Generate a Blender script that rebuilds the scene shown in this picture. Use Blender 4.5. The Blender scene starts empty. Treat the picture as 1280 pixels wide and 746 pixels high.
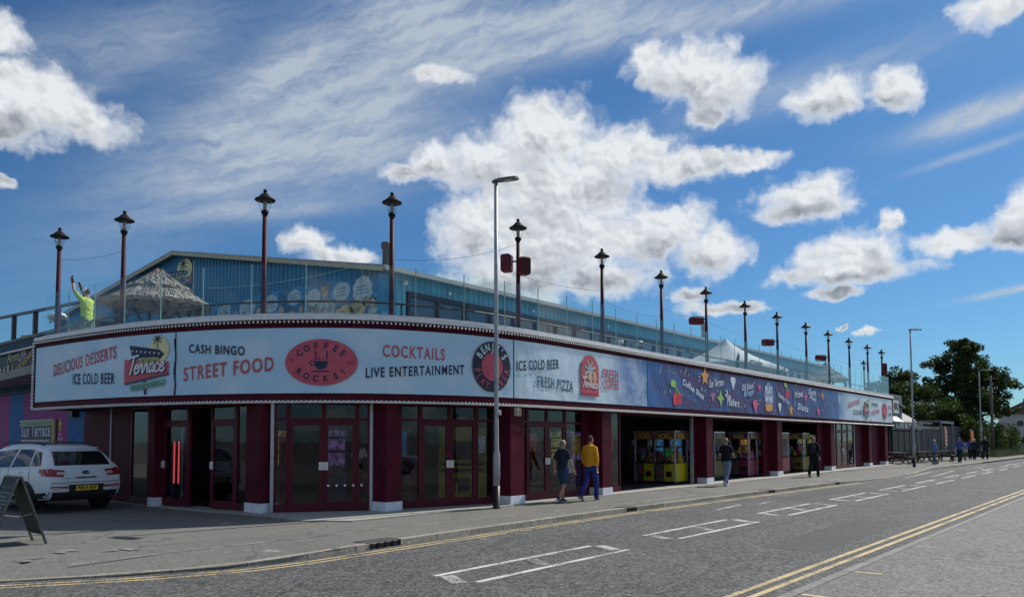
import bpy, bmesh, math, random, bisect
from mathutils import Vector, Matrix, noise as mnoise
R = math.radians
random.seed(7)
SC = bpy.context.scene
COL = SC.collection

# ------------------------------------------------------------------ camera
cam_d = bpy.data.cameras.new('camera')
cam = bpy.data.objects.new('camera', cam_d)
COL.objects.link(cam)
cam_d.sensor_width = 36.0
cam_d.lens = 36.0 * 940 / 1280
cam_d.shift_y = 127.9 / 1280
cam_d.clip_end = 3000
cam_d.clip_start = 0.1
YAW = R(40.1)
cam.location = (0, 0, 1.65)
fwd0 = Vector((math.cos(YAW), math.sin(YAW), 0))
rt0 = Vector((math.sin(YAW), -math.cos(YAW), 0))
PITCH, ROLL = R(3.0), 0.003
f_ = fwd0 * math.cos(PITCH) + Vector((0, 0, 1)) * math.sin(PITCH)
u_ = Vector((0, 0, 1)) * math.cos(PITCH) - fwd0 * math.sin(PITCH)
r_ = rt0 * math.cos(ROLL) - u_ * math.sin(ROLL)
u_ = u_ * math.cos(ROLL) + rt0 * math.sin(ROLL)
cam.matrix_world = Matrix(((r_.x, u_.x, -f_.x, 0), (r_.y, u_.y, -f_.y, 0), (r_.z, u_.z, -f_.z, 1.65), (0, 0, 0, 1)))
SC.camera = cam

# ------------------------------------------------------------------ sun and view
SUN_EL, SUN_AZ = R(44), R(-11)          # azimuth from the road direction (+X), towards the near side
sd = Vector((math.cos(SUN_AZ) * math.cos(SUN_EL), math.sin(SUN_AZ) * math.cos(SUN_EL), math.sin(SUN_EL)))
sun_d = bpy.data.lights.new('sun', 'SUN')
sun_d.energy = 5.0
sun_d.angle = R(0.55)
sun_d.color = (1.0, 0.95, 0.87)
sun = bpy.data.objects.new('sun', sun_d)
sun.rotation_euler = sd.to_track_quat('Z', 'Y').to_euler()
sun.location = (0, 0, 60)
COL.objects.link(sun)
SC.view_settings.view_transform = 'Standard'
SC.view_settings.look = 'None'
SC.view_settings.exposure = 0.0
SC.view_settings.gamma = 1.0
SC.view_settings.use_curve_mapping = False

# ------------------------------------------------------------------ node helper
class NT:
    def __init__(self, tree):
        self.t = tree; tree.nodes.clear()
    def n(self, typ, inputs=None, **props):
        nd = self.t.nodes.new(typ)
        for k, v in props.items(): setattr(nd, k, v)
        for k, v in (inputs or {}).items():
            s = nd.inputs[k]
            if hasattr(v, 'is_output') or isinstance(v, bpy.types.NodeSocket): self.t.links.new(v, s)
            else: s.default_value = v
        return nd
    def m(self, op, a, b=None, c=None, clamp=False):
        ins = {0: a}
        if b is not None: ins[1] = b
        if c is not None: ins[2] = c
        nd = self.n('ShaderNodeMath', ins, operation=op, use_clamp=clamp)
        return nd.outputs[0]
    def v(self, op, a, b=None, c=None):
        ins = {0: a}
        if b is not None: ins[1] = b
        if c is not None: ins[2] = c
        nd = self.n('ShaderNodeVectorMath', ins, operation=op)
        return nd.outputs[1] if op in ('LENGTH', 'DISTANCE', 'DOT_PRODUCT') else nd.outputs[0]
    def mr(self, x, a, b, c=0.0, d=1.0, smooth=True):
        nd = self.n('ShaderNodeMapRange', {0: x, 1: a, 2: b, 3: c, 4: d}, interpolation_type='SMOOTHSTEP' if smooth else 'LINEAR')
        return nd.outputs[0]
    def mix(self, f, a, b, blend='MIX'):
        nd = self.n('ShaderNodeMix', data_type='RGBA', blend_type=blend)
        for i, x in ((0, f), (6, a), (7, b)):
            if isinstance(x, bpy.types.NodeSocket): self.t.links.new(x, nd.inputs[i])
            else: nd.inputs[i].default_value = x if not isinstance(x, tuple) or len(x) == 4 else (*x, 1)
        return nd.outputs[2]
    def noise(self, vec, scale, detail=4, rough=0.55, **k):
        dims = k.pop('dims', '3D')
        nd = self.n('ShaderNodeTexNoise', {'Vector': vec, 'Scale': scale, 'Detail': detail, 'Roughness': rough, **k}, noise_dimensions=dims)
        return nd.outputs[0]

# ------------------------------------------------------------------ sky with clouds
world = bpy.data.worlds.new('World')
SC.world = world
world.use_nodes = True
T = NT(world.node_tree)
geo = T.n('ShaderNodeTexCoord').outputs['Generated']
sky = T.n('ShaderNodeTexSky', sky_type='NISHITA', sun_disc=False, sun_elevation=SUN_EL, sun_rotation=R(90) - SUN_AZ,
          altitude=0, air_density=1.0, dust_density=0.45, ozone_density=2.6).outputs[0]
sep = T.n('ShaderNodeSeparateXYZ', {0: T.v('NORMALIZE', geo)}).outputs
DEG = 180 / math.pi
uu = T.m('MULTIPLY_ADD', T.m('ARCTAN2', sep[1], sep[0]), -DEG, 40.1)     # degrees to the right of the photograph's axis
vv = T.m('MULTIPLY', T.m('ARCSINE', sep[2]), DEG)
P = T.n('ShaderNodeCombineXYZ', {0: uu, 1: vv, 2: 0.0}).outputs[0]
CUM = [(-34.9,24.4,1.5,1.1),(-33.5,21.6,3.6,1.9),(-30.4,20.4,3.5,1.3),(-34.8,19.7,3.2,1.6),(-34.5,16.1,.9,.45),(-15.4,14.5,1.9,1.1),(-12.7,13.4,2.8,.9),(2.6,22.5,3.8,2.8),(-1.8,20.6,4.2,2.2),(3.6,18.7,7.0,3.2),(8.1,20.6,4.3,2.3),(12.9,19.9,4.8,1.2),(17.5,19.7,2.5,.75),(-2.4,15.9,3.7,2.9),(3.7,15.0,7.6,3.6),(11.2,15.3,4.6,2.2),(15.1,13.7,2.6,2.0),(-5.8,20.7,2.0,1.2),(-8.3,19.6,1.6,.7),(0,12.4,5.3,2.6),(6.8,12.0,4.6,1.3),(-5.2,26.3,2.2,.6),(13.9,26.0,4.1,1.9),(15.9,24.9,2.8,2.3),(10.6,27.0,1.7,1.0),(15.0,22.9,1.5,.8),(23.3,23.1,2.9,1.3),(27.7,22.9,1.6,1.4),(33.6,26.2,2.3,1.1),(21.8,16.9,3.5,1.6),(21.3,16.0,3.5,.8),(26.9,14.7,1,.8),(24.3,12.7,3.4,1.6),(24.3,11.5,5.7,.9),(23.3,10.2,2,.5),(30.7,12.9,2.1,.9),(34.9,14.2,1.6,1.9),(34.4,12.7,2.2,1.0),(15.9,9.6,3.4,.5),(13.3,10.5,1.2,.7),(25.5,7.4,.9,.3),(24,7.9,.5,.2)]
CIR = [(-13.0,26.3,16,3.2,36,1.25),(-12.2,21.2,9,3.0,14,.9),(-6,27.5,10,2.0,14,.8),(-28,25.4,8,2.0,25,.6),(15,29.0,15,1.0,3,.9),(20.9,23.9,8,1.2,8,.7),(32.9,20.4,4.0,.7,8,1.5),(32,18.2,2.9,.25,10,.8),(33.2,9.3,2.2,.2,8,1.3),(-17.9,16.4,5.3,.5,8,.6),(3.8,29.5,12,1.7,10,.9)]
def blobs(p):
    acc = None
    for (u, v, a, b) in CUM:
        d = T.v('LENGTH', T.v('MULTIPLY_ADD', p, (1 / a, 1 / b, 0), (-u / a, -v / b, 0)))
        acc = d if acc is None else T.m('SMOOTH_MIN', acc, d, 0.35)
    g = T.m('MULTIPLY', T.m('SUBTRACT', 1.0, acc), 1.35)
    # the rest of the sky carries clouds of the same kind
    nz = T.noise(T.v('MULTIPLY', p, (0.055, 0.12, 1)), 1.0, 2, dims='2D')
    g2 = T.m('MULTIPLY', T.m('SUBTRACT', nz, 0.56), 5.0)
    away = T.mr(T.m('ABSOLUTE', uu), 37, 44)
    high = T.mr(vv, 33, 39)
    aw = T.m('MAXIMUM', away, high)
    return T.n('ShaderNodeMix', {0: aw, 2: T.m('MAXIMUM', g, -3.0), 3: g2}, data_type='FLOAT').outputs[0]
warp = T.n('ShaderNodeTexNoise', {'Vector': P, 'Scale': 0.5, 'Detail': 3.0}, noise_dimensions='2D').outputs[1]
Pw = T.v('MULTIPLY_ADD', T.v('SUBTRACT', warp, (.5, .5, .5)), (1.6, 1.1, 0), P)
def nz(p, det, rough=.56): return T.noise(T.v('MULTIPLY', p, (1, 1.2, 1)), 0.40, det, rough, dims='2D')
def puff(p, sc): return T.n('ShaderNodeTexVoronoi', {'Vector': T.v('MULTIPLY', p, (1, 1.15, 1)), 'Scale': sc, 'Smoothness': .45}, feature='SMOOTH_F1', voronoi_dimensions='2D').outputs[0]
warp2 = T.n('ShaderNodeTexNoise', {'Vector': P, 'Scale': 1.6, 'Detail': 4.0, 'Roughness': .6}, noise_dimensions='2D').outputs[1]
Pq = T.v('MULTIPLY_ADD', T.v('SUBTRACT', warp2, (.5, .5, .5)), (.55, .45, 0), Pw)
B1 = blobs(Pq)
n1 = nz(Pq, 8, .60)
va, vb = puff(Pq, .55), puff(Pq, 1.25)
F1 = T.m('ADD', T.m('MULTIPLY_ADD', T.m('SUBTRACT', n1, .5), 2.0, T.m('MULTIPLY', B1, 1.25)), T.m('ADD', T.m('MULTIPLY_ADD', va, -.40, .25), T.m('MULTIPLY_ADD', vb, -.20, .12)))
alpha = T.m('MULTIPLY', T.mr(F1, -0.34, 0.95), .97)
BU, BD = blobs(T.v('ADD', Pw, (.7, 1.9, 0))), blobs(T.v('ADD', Pw, (-.3, -1.5, 0)))
under = T.mr(T.m('ADD', T.m('SUBTRACT', T.m('MAXIMUM', BU, -.8), T.m('MAXIMUM', BD, -.8)), T.m('MULTIPLY', T.m('SUBTRACT', n1, .5), .8)), -.75, 1.15)
core = T.mr(F1, .15, 1.3)
lump = T.m('ADD', T.m('MULTIPLY', T.m('SUBTRACT', puff(T.v('ADD', Pq, (.32, .5, 0)), .55), va), .55), T.m('MULTIPLY', T.m('SUBTRACT', puff(T.v('ADD', Pq, (.15, .24, 0)), 1.25), vb), .5))
shade = T.m('MULTIPLY_ADD', T.m('MULTIPLY', under, core), .62, T.m('MULTIPLY', T.mr(BU, .3, 1.6), T.m('MULTIPLY', core, .16)))
lum = T.m('MULTIPLY_ADD', lump, T.m('MULTIPLY_ADD', core, .55, .15), T.m('SUBTRACT', .97, shade))
ccol = T.mix(T.m('MAXIMUM', T.m('MINIMUM', lum, 1.0), 0.0), (0.20*11.8, 0.23*11.8, 0.275*11.8, 1), (0.82*11.8, 0.85*11.8, 0.88*11.8, 1))
# high streaked cirrus
cacc = None
for (u, v, a, b, rot, wgt) in CIR:
    c, s = math.cos(R(rot)), math.sin(R(rot))
    du = T.v('DOT_PRODUCT', T.v('SUBTRACT', P, (u, v, 0)), (c / a, s / a, 0))
    dv = T.v('DOT_PRODUCT', T.v('SUBTRACT', P, (u, v, 0)), (-s / b, c / b, 0))
    d2 = T.m('MULTIPLY_ADD', du, du, T.m('MULTIPLY', dv, dv))
    g = T.m('MULTIPLY', T.m('EXPONENT', T.m('MULTIPLY', d2, -0.9)), wgt)
    cacc = g if cacc is None else T.m('ADD', cacc, g)
c, s = math.cos(R(17)), math.sin(R(17))
st = T.n('ShaderNodeCombineXYZ', {0: T.v('DOT_PRODUCT', Pw, (c * .15, s * .15, 0)), 1: T.v('DOT_PRODUCT', Pw, (-s * .85, c * .85, 0)), 2: 3.0}).outputs[0]
streak = T.noise(st, 1.0, 7, 0.62, dims='2D')
ripple = T.noise(T.v('MULTIPLY', Pw, (1.0, 1.7, 1)), 1.1, 5, .6, dims='2D')
calpha = T.m('MULTIPLY', T.m('MINIMUM', cacc, 1.1), T.m('MULTIPLY_ADD', ripple, .25, T.mr(streak, 0.12, 0.85, 0.0, 1.0, smooth=False)))
outside = T.m('MAXIMUM', T.mr(T.m('ABSOLUTE', uu), 38, 46), T.mr(vv, 33, 40))
calpha = T.m('MINIMUM', T.m('MAXIMUM', calpha, T.m('MULTIPLY', outside, T.mr(streak, .45, .8, 0, .5))), .85)
skyc = T.mix(1.0, sky, (0.40, 0.72, 0.99, 1), 'MULTIPLY')
col = T.mix(calpha, skyc, (5.9, 6.7, 7.6, 1))
lowfade = T.mr(vv, 0.0, 2.0)
col = T.mix(T.m('MULTIPLY', alpha, lowfade), col, ccol)
bg = T.n('ShaderNodeBackground', {0: col, 1: 0.085})
T.t.links.new(bg.outputs[0], T.n('ShaderNodeOutputWorld').inputs[0])

# ------------------------------------------------------------------ mesh helpers
class MB:
    def __init__(s): s.v = []; s.f = []
    def add(s, vs, fs):
        o = len(s.v); s.v += [tuple(x) for x in vs]; s.f += [tuple(i + o for i in f) for f in fs]; return s
    def box(s, c, d, rz=0.0, M=None):
        x, y, z = d[0] / 2, d[1] / 2, d[2] / 2
        vs = [Vector((sx * x, sy * y, sz * z)) for sz in (-1, 1) for sy in (-1, 1) for sx in (-1, 1)]
        m = M if M is not None else Matrix.Rotation(rz, 3, 'Z')
        c = Vector(c)
        return s.add([m @ p + c for p in vs], [(0, 2, 3, 1), (4, 5, 7, 6), (0, 1, 5, 4), (2, 6, 7, 3), (0, 4, 6, 2), (1, 3, 7, 5)])
    def beam(s, p0, p1, w, h, up=(0, 0, 1)):
        p0, p1 = Vector(p0), Vector(p1); d = p1 - p0; L_ = d.length
        if L_ < 1e-6: return s
        d /= L_; up = Vector(up)
        if abs(d.dot(up)) > .98: up = Vector((1, 0, 0))
        y = up.cross(d).normalized(); z = d.cross(y)
        M = Matrix((d, y, z)).transposed()
        return s.box((p0 + p1) / 2, (L_, w, h), M=M)
    def ring(s, c, d, rx, ry=None, n=8, ref=None):
        d = Vector(d).normalized(); ry = rx if ry is None else ry
        ref = Vector(ref) if ref is not None else (Vector((0, 0, 1)) if abs(d.z) < .9 else Vector((1, 0, 0)))
        a = (ref - d * ref.dot(d)).normalized(); b = d.cross(a); c = Vector(c)
        return [c + a * (rx * math.cos(2 * math.pi * i / n)) + b * (ry * math.sin(2 * math.pi * i / n)) for i in range(n)]
    def rings(s, rs, cap=True, close=False):
        n = len(rs[0]); vs = [p for r in rs for p in r]; fs = []
        m = len(rs)
        for j in range(m if close else m - 1):
            k = (j + 1) % m
            for i in range(n):
                i2 = (i + 1) % n
                fs.append((j * n + i, j * n + i2, k * n + i2, k * n + i))
        if cap and not close:
            fs.append(tuple(range(n - 1, -1, -1))); fs.append(tuple((m - 1) * n + i for i in range(n)))
        return s.add(vs, fs)
    def tube(s, pts, r, n=8, cap=True):
        pts = [Vector(p) for p in pts]; rr = r if isinstance(r, (list, tuple)) else [r] * len(pts)
        rs = []
        d0 = (pts[-1] - pts[0])
        ref = Vector((0, 0, 1)) if abs(d0.normalized().z) < .8 else Vector((1, 0, 0))
        for i, p in enumerate(pts):
            d = pts[min(i + 1, len(pts) - 1)] - pts[max(i - 1, 0)]
            rs.append(s.ring(p, d, rr[i], n=n, ref=ref))
        return s.rings(rs, cap)
    def lathe(s, prof, c=(0, 0, 0), n=16, cap=True):
        c = Vector(c)
        return s.rings([[c + Vector((r * math.cos(2 * math.pi * i / n), r * math.sin(2 * math.pi * i / n), z)) for i in range(n)] for r, z in prof], cap)
    def ell(s, c, r, n=10, m=7, M=None):
        c = Vector(c); rs = []
        for j in range(m):
            t = -math.pi / 2 + math.pi * (j + .5) / m
            ring = []
            for i in range(n):
                p = Vector((r[0] * math.cos(t) * math.cos(2 * math.pi * i / n), r[1] * math.cos(t) * math.sin(2 * math.pi * i / n), r[2] * math.sin(t)))
                ring.append(c + (M @ p if M is not None else p))
            rs.append(ring)
        return s.rings(rs, True)
    def prism(s, poly, z0, z1):
        n = len(poly)
        vs = [(x, y, z0) for x, y in poly] + [(x, y, z1) for x, y in poly]
        fs = [tuple(range(n - 1, -1, -1)), tuple(range(n, 2 * n))] + [(i, (i + 1) % n, n + (i + 1) % n, n + i) for i in range(n)]
        return s.add(vs, fs)
    def quad(s, a, b, c, d): return s.add([a, b, c, d], [(0, 1, 2, 3)])
    def mesh(s, name, off=(0, 0, 0), smooth=False):
        me = bpy.data.meshes.new(name)
        ox, oy, oz = off
        me.from_pydata([(x - ox, y - oy, z - oz) for x, y, z in s.v], [], s.f)
        me.update()
        if smooth: me.polygons.foreach_set('use_smooth', [True] * len(me.polygons))
        return me

def root_loc(o):
    p = Vector((0, 0, 0))
    while o is not None: p = p + o.location; o = o.parent
    return p
def link(name, me, m, parent=None, loc=None):
    o = bpy.data.objects.new(name, me)
    COL.objects.link(o)
    if m is not None and me is not None and not me.materials: me.materials.append(m)
    if parent is not None: o.parent = parent
    if loc is not None: o.location = loc
    return o
def part(name, mb, m, parent, smooth=False, world=False, label=None, kind=None):
    off = tuple(root_loc(parent)) if world else (0, 0, 0)
    o = link(name, mb.mesh(name, off, smooth), m, parent)
    if label: o['label'] = label
    if kind: o['kind'] = kind
    return o
def thing(name, label, cat, loc=(0, 0, 0), rz=0.0, group=None):
    o = bpy.data.objects.new(name, None); COL.objects.link(o)
    o.empty_display_size = .2
    o.location = loc; o.rotation_euler = (0, 0, rz)
    return tag(o, label, cat, group)
def tag(o, label, cat, group=None):
    o['label'] = label; o['category'] = cat
    if group: o['group'] = group
    return o
def struct(name, mb, m, parent=None, smooth=False, kind='structure'):
    o = link(name, mb.mesh(name, (0, 0, 0), smooth), m, parent)
    if parent is None: o['kind'] = kind
    return o
def dup(root, loc, rz=0.0, label=None):
    r = root.copy(); COL.objects.link(r); r.location = loc; r.rotation_euler = (0, 0, rz)
    if label: r['label'] = label
    for ch in list(root.children):
        c = ch.copy(); COL.objects.link(c); c.parent = r
        for g in list(ch.children):
            d = g.copy(); COL.objects.link(d); d.parent = c
    return r

# ------------------------------------------------------------------ materials
MATS = {}
def pbr(name, col, rough=.6, metal=0.0, nz=(6.0, .12), bump=None, spec=.3, alpha=None, emit=None, coords='Object', rnd=0.0, tint=None):
    if name in MATS: return MATS[name]
    m = bpy.data.materials.new(name); m.use_nodes = True
    t = NT(m.node_tree)
    co = t.n('ShaderNodeTexCoord').outputs[coords]
    if coords == 'Object':
        oi = t.n('ShaderNodeObjectInfo').outputs
        co = t.v('ADD', co, t.n('ShaderNodeCombineXYZ', {0: t.m('MULTIPLY', oi['Random'], 37.0)}).outputs[0])
    c = (*col, 1)
    nv = t.noise(co, nz[0], 6, .6)
    a = nz[1]
    lo = tuple(x * (1 - a) for x in col) + (1,); hi = tuple(min(1, x * (1 + a)) for x in col) + (1,)
    bc = t.mix(t.mr(nv, .3, .7), lo, hi)
    if tint:                                   # a second, larger-scale colour (wear, dirt with a shape of its own)
        tn = t.noise(co, tint[1], 5, .65)
        bc = t.mix(t.m('MULTIPLY', t.mr(tn, tint[2], tint[2] + .12), tint[3]), bc, (*tint[0], 1))
    if rnd:
        k = t.m('MULTIPLY_ADD', oi['Random'], 2 * rnd, 1 - rnd)
        bc = t.mix(1.0, bc, t.n('ShaderNodeCombineColor', {0: k, 1: k, 2: k}).outputs[0], 'MULTIPLY')
    ins = {'Base Color': bc, 'Roughness': t.m('MULTIPLY_ADD', nv, .16, rough - .08, clamp=True), 'Metallic': metal, 'Specular IOR Level': spec}
    if emit:
        ins['Emission Color'] = t.mix(t.mr(t.noise(co, 9.0, 2), .38, .55), (*[c_ * .12 for c_ in emit[0]], 1), (*emit[0], 1)) if nz[1] > .5 else (*emit[0], 1)
        ins['Emission Strength'] = emit[1]
    b = t.n('ShaderNodeBsdfPrincipled', ins)
    if bump:
        bn = t.noise(co, bump[0], 5, .6)
        t.t.links.new(t.n('ShaderNodeBump', {'Height': bn, 'Strength': bump[1], 'Distance': .02}).outputs[0], b.inputs['Normal'])
    t.t.links.new(b.outputs[0], t.n('ShaderNodeOutputMaterial').inputs[0])
    MATS[name] = m
    return m
def glass_mat(name, tint=(.9, .95, .95), rough=.02, refl=1.0, ior=1.5, dirt_=(.01, .06)):
    m = bpy.data.materials.new(name); m.use_nodes = True
    t = NT(m.node_tree)
    g = t.n('ShaderNodeNewGeometry')
    wv = t.noise(g.outputs['Position'], 1.3, 2)
    bp = t.n('ShaderNodeBump', {'Height': wv, 'Strength': .06, 'Distance': .05}).outputs[0]
    fr = t.n('ShaderNodeFresnel', {'IOR': ior, 'Normal': bp}).outputs[0]
    dirt = t.noise(g.outputs['Position'], 4.0, 5)
    tr = t.n('ShaderNodeBsdfTransparent', {0: (*tint, 1)}).outputs[0]
    gl = t.n('ShaderNodeBsdfGlossy', {0: (1, 1, 1, 1), 'Roughness': rough, 'Normal': bp}).outputs[0]
    df = t.n('ShaderNodeBsdfDiffuse', {0: (.55, .58, .58, 1)}).outputs[0]
    fac = t.m('MULTIPLY', t.m('MULTIPLY', fr, refl, clamp=True), t.m('SUBTRACT', 1.0, g.outputs['Backfacing']))
    a = t.n('ShaderNodeMixShader', {0: fac, 1: tr, 2: gl}).outputs[0]
    b = t.n('ShaderNodeMixShader', {0: t.mr(dirt, .35, .8, *dirt_), 1: a, 2: df}).outputs[0]
    t.t.links.new(b, t.n('ShaderNodeOutputMaterial').inputs[0])
    return m

MAROON = pbr('maroon_paint', (.080, .0075, .019), .6, nz=(3, .2), bump=(40, .05), spec=.12, tint=((.035, .006, .011), 3.5, .54, .7))
MAROON_M = pbr('maroon_gloss', (.088, .008, .020), .4, nz=(4, .15), spec=.2)
WHITE = pbr('white_paint', (.74, .75, .76), .5, nz=(5, .08), tint=((.5, .5, .48), 2.0, .6, .5))
PLINTH = pbr('plinth_paint', (.72, .74, .78), .6, nz=(5, .08), tint=((.4, .4, .4), 5.0, .6, .6))
BULB = pbr('bulb_white', (.82, .82, .80), .35, nz=(3, .05))
BLACK = pbr('black_metal', (.018, .018, .02), .4, nz=(8, .2))
DARK = pbr('dark_interior', (.025, .024, .028), .8, nz=(3, .25))
CARPET = pbr('dark_carpet', (.035, .03, .04), .9, nz=(8, .4))
STEEL = pbr('brushed_steel', (.55, .56, .58), .35, metal=.9, nz=(20, .1))
ALU = pbr('aluminium_post', (.42, .43, .45), .45, metal=.6, nz=(10, .1))
GALV = pbr('galvanised_pole', (.34, .36, .38), .5, metal=.35, nz=(6, .18), tint=((.2, .21, .22), 3, .6, .4))
GLASS = glass_mat('shop_glass', (.80, .84, .86), refl=1.0, ior=1.55, dirt_=(.0, .006))
BAL = glass_mat('balustrade_glass', (.925, .975, .968), refl=.95, dirt_=(.0, .006))
LGLASS = glass_mat('lantern_glass', (.97, .98, .98), refl=.6, dirt_=(.0, .01))
NAVY = pbr('print_navy', (.022, .035, .075), .5, nz=(5, .1))
RED = pbr('print_red', (.52, .11, .13), .5, nz=(5, .1))
PINK = pbr('print_pink', (.55, .10, .14), .5, nz=(5, .1))
PALEY = pbr('print_yellow', (.72, .70, .36), .5, nz=(5, .08))
PWHITE = pbr('print_white', (.8, .82, .84), .5, nz=(5, .05))
PGREEN = pbr('print_green', (.24, .45, .36), .5, nz=(5, .08))
PALEBLUE = pbr('print_pale_blue', (.30, .48, .62), .5, nz=(5, .08))
# ------------------------------------------------------------------ materials of the ground
def ground_mat(name, col, agg=60.0, amt=.25, big=.18, stain=None, rough=.85, bump=.35):
    m = bpy.data.materials.new(name); m.use_nodes = True
    t = NT(m.node_tree)
    p = t.n('ShaderNodeNewGeometry').outputs['Position']
    a = t.noise(p, agg, 3, .7); b = t.noise(p, .35, 5, .6); c = t.noise(t.v('MULTIPLY', p, (.25, 1.6, 1)), 1.2, 4, .6)
    sp = t.n('ShaderNodeTexVoronoi', {'Vector': p, 'Scale': agg * 1.1}).outputs[1]
    sv = t.n('ShaderNodeSeparateColor', {0: sp}).outputs[0]
    k = t.m('MULTIPLY_ADD', t.m('SUBTRACT', a, .5), amt * 2, 1.0)
    k = t.m('MULTIPLY', k, t.m('MULTIPLY_ADD', t.m('SUBTRACT', sv, .5), amt * 1.6, 1.0))
    k = t.m('MULTIPLY', k, t.m('MULTIPLY_ADD', t.m('SUBTRACT', b, .5), big * 2.4, 1.0))
    k = t.m('MULTIPLY', k, t.m('MULTIPLY_ADD', t.m('SUBTRACT', c, .5), big * 1.4, 1.0))
    d_ = t.noise(p, 7.0, 4, .7)
    k = t.m('MULTIPLY', k, t.m('MULTIPLY_ADD', t.m('SUBTRACT', d_, .5), amt * 1.5, 1.0))
    bc = t.mix(1.0, (*col, 1), t.n('ShaderNodeCombineColor', {0: k, 1: k, 2: k}).outputs[0], 'MULTIPLY')
    cr = t.n('ShaderNodeTexVoronoi', {'Vector': t.v('MULTIPLY_ADD', t.n('ShaderNodeTexNoise', {'Vector': p, 'Scale': .8, 'Detail': 4.0}).outputs[1], (1.6, 1.6, 0), p), 'Scale': .33}, feature='DISTANCE_TO_EDGE').outputs[0]
    bc = t.mix(t.m('MULTIPLY', t.mr(cr, .012, .002), .5), bc, tuple(x * .45 for x in col))
    if stain:
        n1 = t.noise(t.v('MULTIPLY', p, (1.6, .8, 1)), .9, 8, .72)
        n0 = t.noise(p, .22, 2)
        bc = t.mix(t.m('MULTIPLY', t.m('MULTIPLY', t.mr(n1, .60, .70), t.mr(n0, .5, .62)), stain[1]), bc, (*stain[0], 1))
        g = t.n('ShaderNodeTexVoronoi', {'Vector': p, 'Scale': 1.7, 'Randomness': 1.0}).outputs[0]
        bc = t.mix(t.m('MULTIPLY', t.mr(g, .035, .02), .6), bc, tuple(x * .4 for x in col))       # chewing gum spots
    b_ = t.n('ShaderNodeBsdfPrincipled', {'Base Color': bc, 'Roughness': rough, 'Specular IOR Level': .3})
    t.t.links.new(t.n('ShaderNodeBump', {'Height': t.m('ADD', a, sv), 'Strength': bump, 'Distance': .012}).outputs[0], b_.inputs['Normal'])
    t.t.links.new(b_.outputs[0], t.n('ShaderNodeOutputMaterial').inputs[0])
    return m
ASPHALT = ground_mat('road_asphalt', (.093, .094, .092), 26, .75, .26, bump=.9)
PAVE = ground_mat('pavement_asphalt', (.150, .147, .134), 34, .28, .22, stain=((.42, .41, .38), .85), bump=.3)
NEARP = ground_mat('near_pavement_asphalt', (.152, .149, .142), 30, .5, .16, stain=((.35, .34, .32), .5), bump=.3)
CONC = ground_mat('concrete', (.33, .32, .29), 30, .1, .2, bump=.15)
KERB = pbr('kerb_concrete', (.30, .28, .235), .85, nz=(14, .25), bump=(50, .4), rnd=.18, tint=((.12, .11, .1), 3.0, .55, .55))
EARTH = ground_mat('rough_ground', (.092, .093, .088), 3, .3, .3)
def worn(name, col, thr=.42, lo=.085):
    m = bpy.data.materials.new(name); m.use_nodes = True
    t = NT(m.node_tree)
    p = t.n('ShaderNodeNewGeometry').outputs['Position']
    w = t.noise(p, 26, 6, .75); w2 = t.noise(p, 1.7, 3)
    k = t.mr(t.m('MULTIPLY_ADD', t.m('SUBTRACT', w2, .5), .55, w), thr - .06, thr + .07)
    bc = t.mix(k, (lo, lo, lo, 1), (*col, 1))
    b_ = t.n('ShaderNodeBsdfPrincipled', {'Base Color': bc, 'Roughness': .75})
    t.t.links.new(t.n('ShaderNodeBump', {'Height': w, 'Strength': .4, 'Distance': .01}).outputs[0], b_.inputs['Normal'])
    t.t.links.new(b_.outputs[0], t.n('ShaderNodeOutputMaterial').inputs[0])
    return m
RWHITE = worn('road_paint_white', (.56, .56, .53), .45)
RWORN = worn('road_paint_worn', (.42, .42, .40), .50)
RYEL = worn('road_paint_yellow', (.50, .39, .19), .44)
RYELF = worn('road_paint_yellow_faded', (.50, .42, .22), .44)

SPLASH = worn('paint_splash_white', (.27, .265, .25), .52, .14)
PATCH = ground_mat('patch_asphalt', (.078, .078, .078), 60, .4, .12, bump=.5)

# ------------------------------------------------------------------ ground, road, pavements
ZR = -.085
g = MB(); n = 24
for i in range(n):
    for j in range(n):
        x0, x1 = -1500 + 3000 * i / n, -1500 + 3000 * (i + 1) / n
        y0, y1 = -1500 + 3000 * j / n, -1500 + 3000 * (j + 1) / n
        g.quad((x0, y0, -.16), (x1, y0, -.16), (x1, y1, -.16), (x0, y1, -.16))
struct('ground', g, EARTH)
EDGE = [(-30, 24, -.075), (-2, 13.9, -.075), (0, 12.7, -.075), (3.1, 10.9, -.072), (4.3, 10.15, -.065), (5.4, 9.66, -.05), (6.25, 9.53, -.028), (7.2, 9.55, 0), (8.2, 9.6, 0), (11.5, 9.68, 0), (15, 9.72, 0), (18, 9.66, 0), (21, 9.58, 0), (24.5, 9.44, 0), (28, 9.28, 0), (31, 9.14, 0), (33, 9.06, -.05), (36.7, 8.95, -.07), (42, 9.0, -.07), (46, 9.3, -.04), (48, 9.4, 0), (57, 9.1, 0), (70, 8.75, 0), (85, 8.4, 0), (120, 8.2, 0), (260, 8.0, 0)]
r = MB()
aa = [-60, -30, -10, 0, 5, 10, 15, 20, 30, 45, 70, 110, 170, 260]
def near_edge(a): return 3.6 - (a - 8) * .0155
for i in range(len(aa) - 1):
    r.quad((aa[i], near_edge(aa[i]) - .42, ZR), (aa[i + 1], near_edge(aa[i + 1]) - .42, ZR), (aa[i + 1], 60, ZR), (aa[i], 60, ZR))
road = struct('road', r, ASPHALT)
pv = MB()
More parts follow.
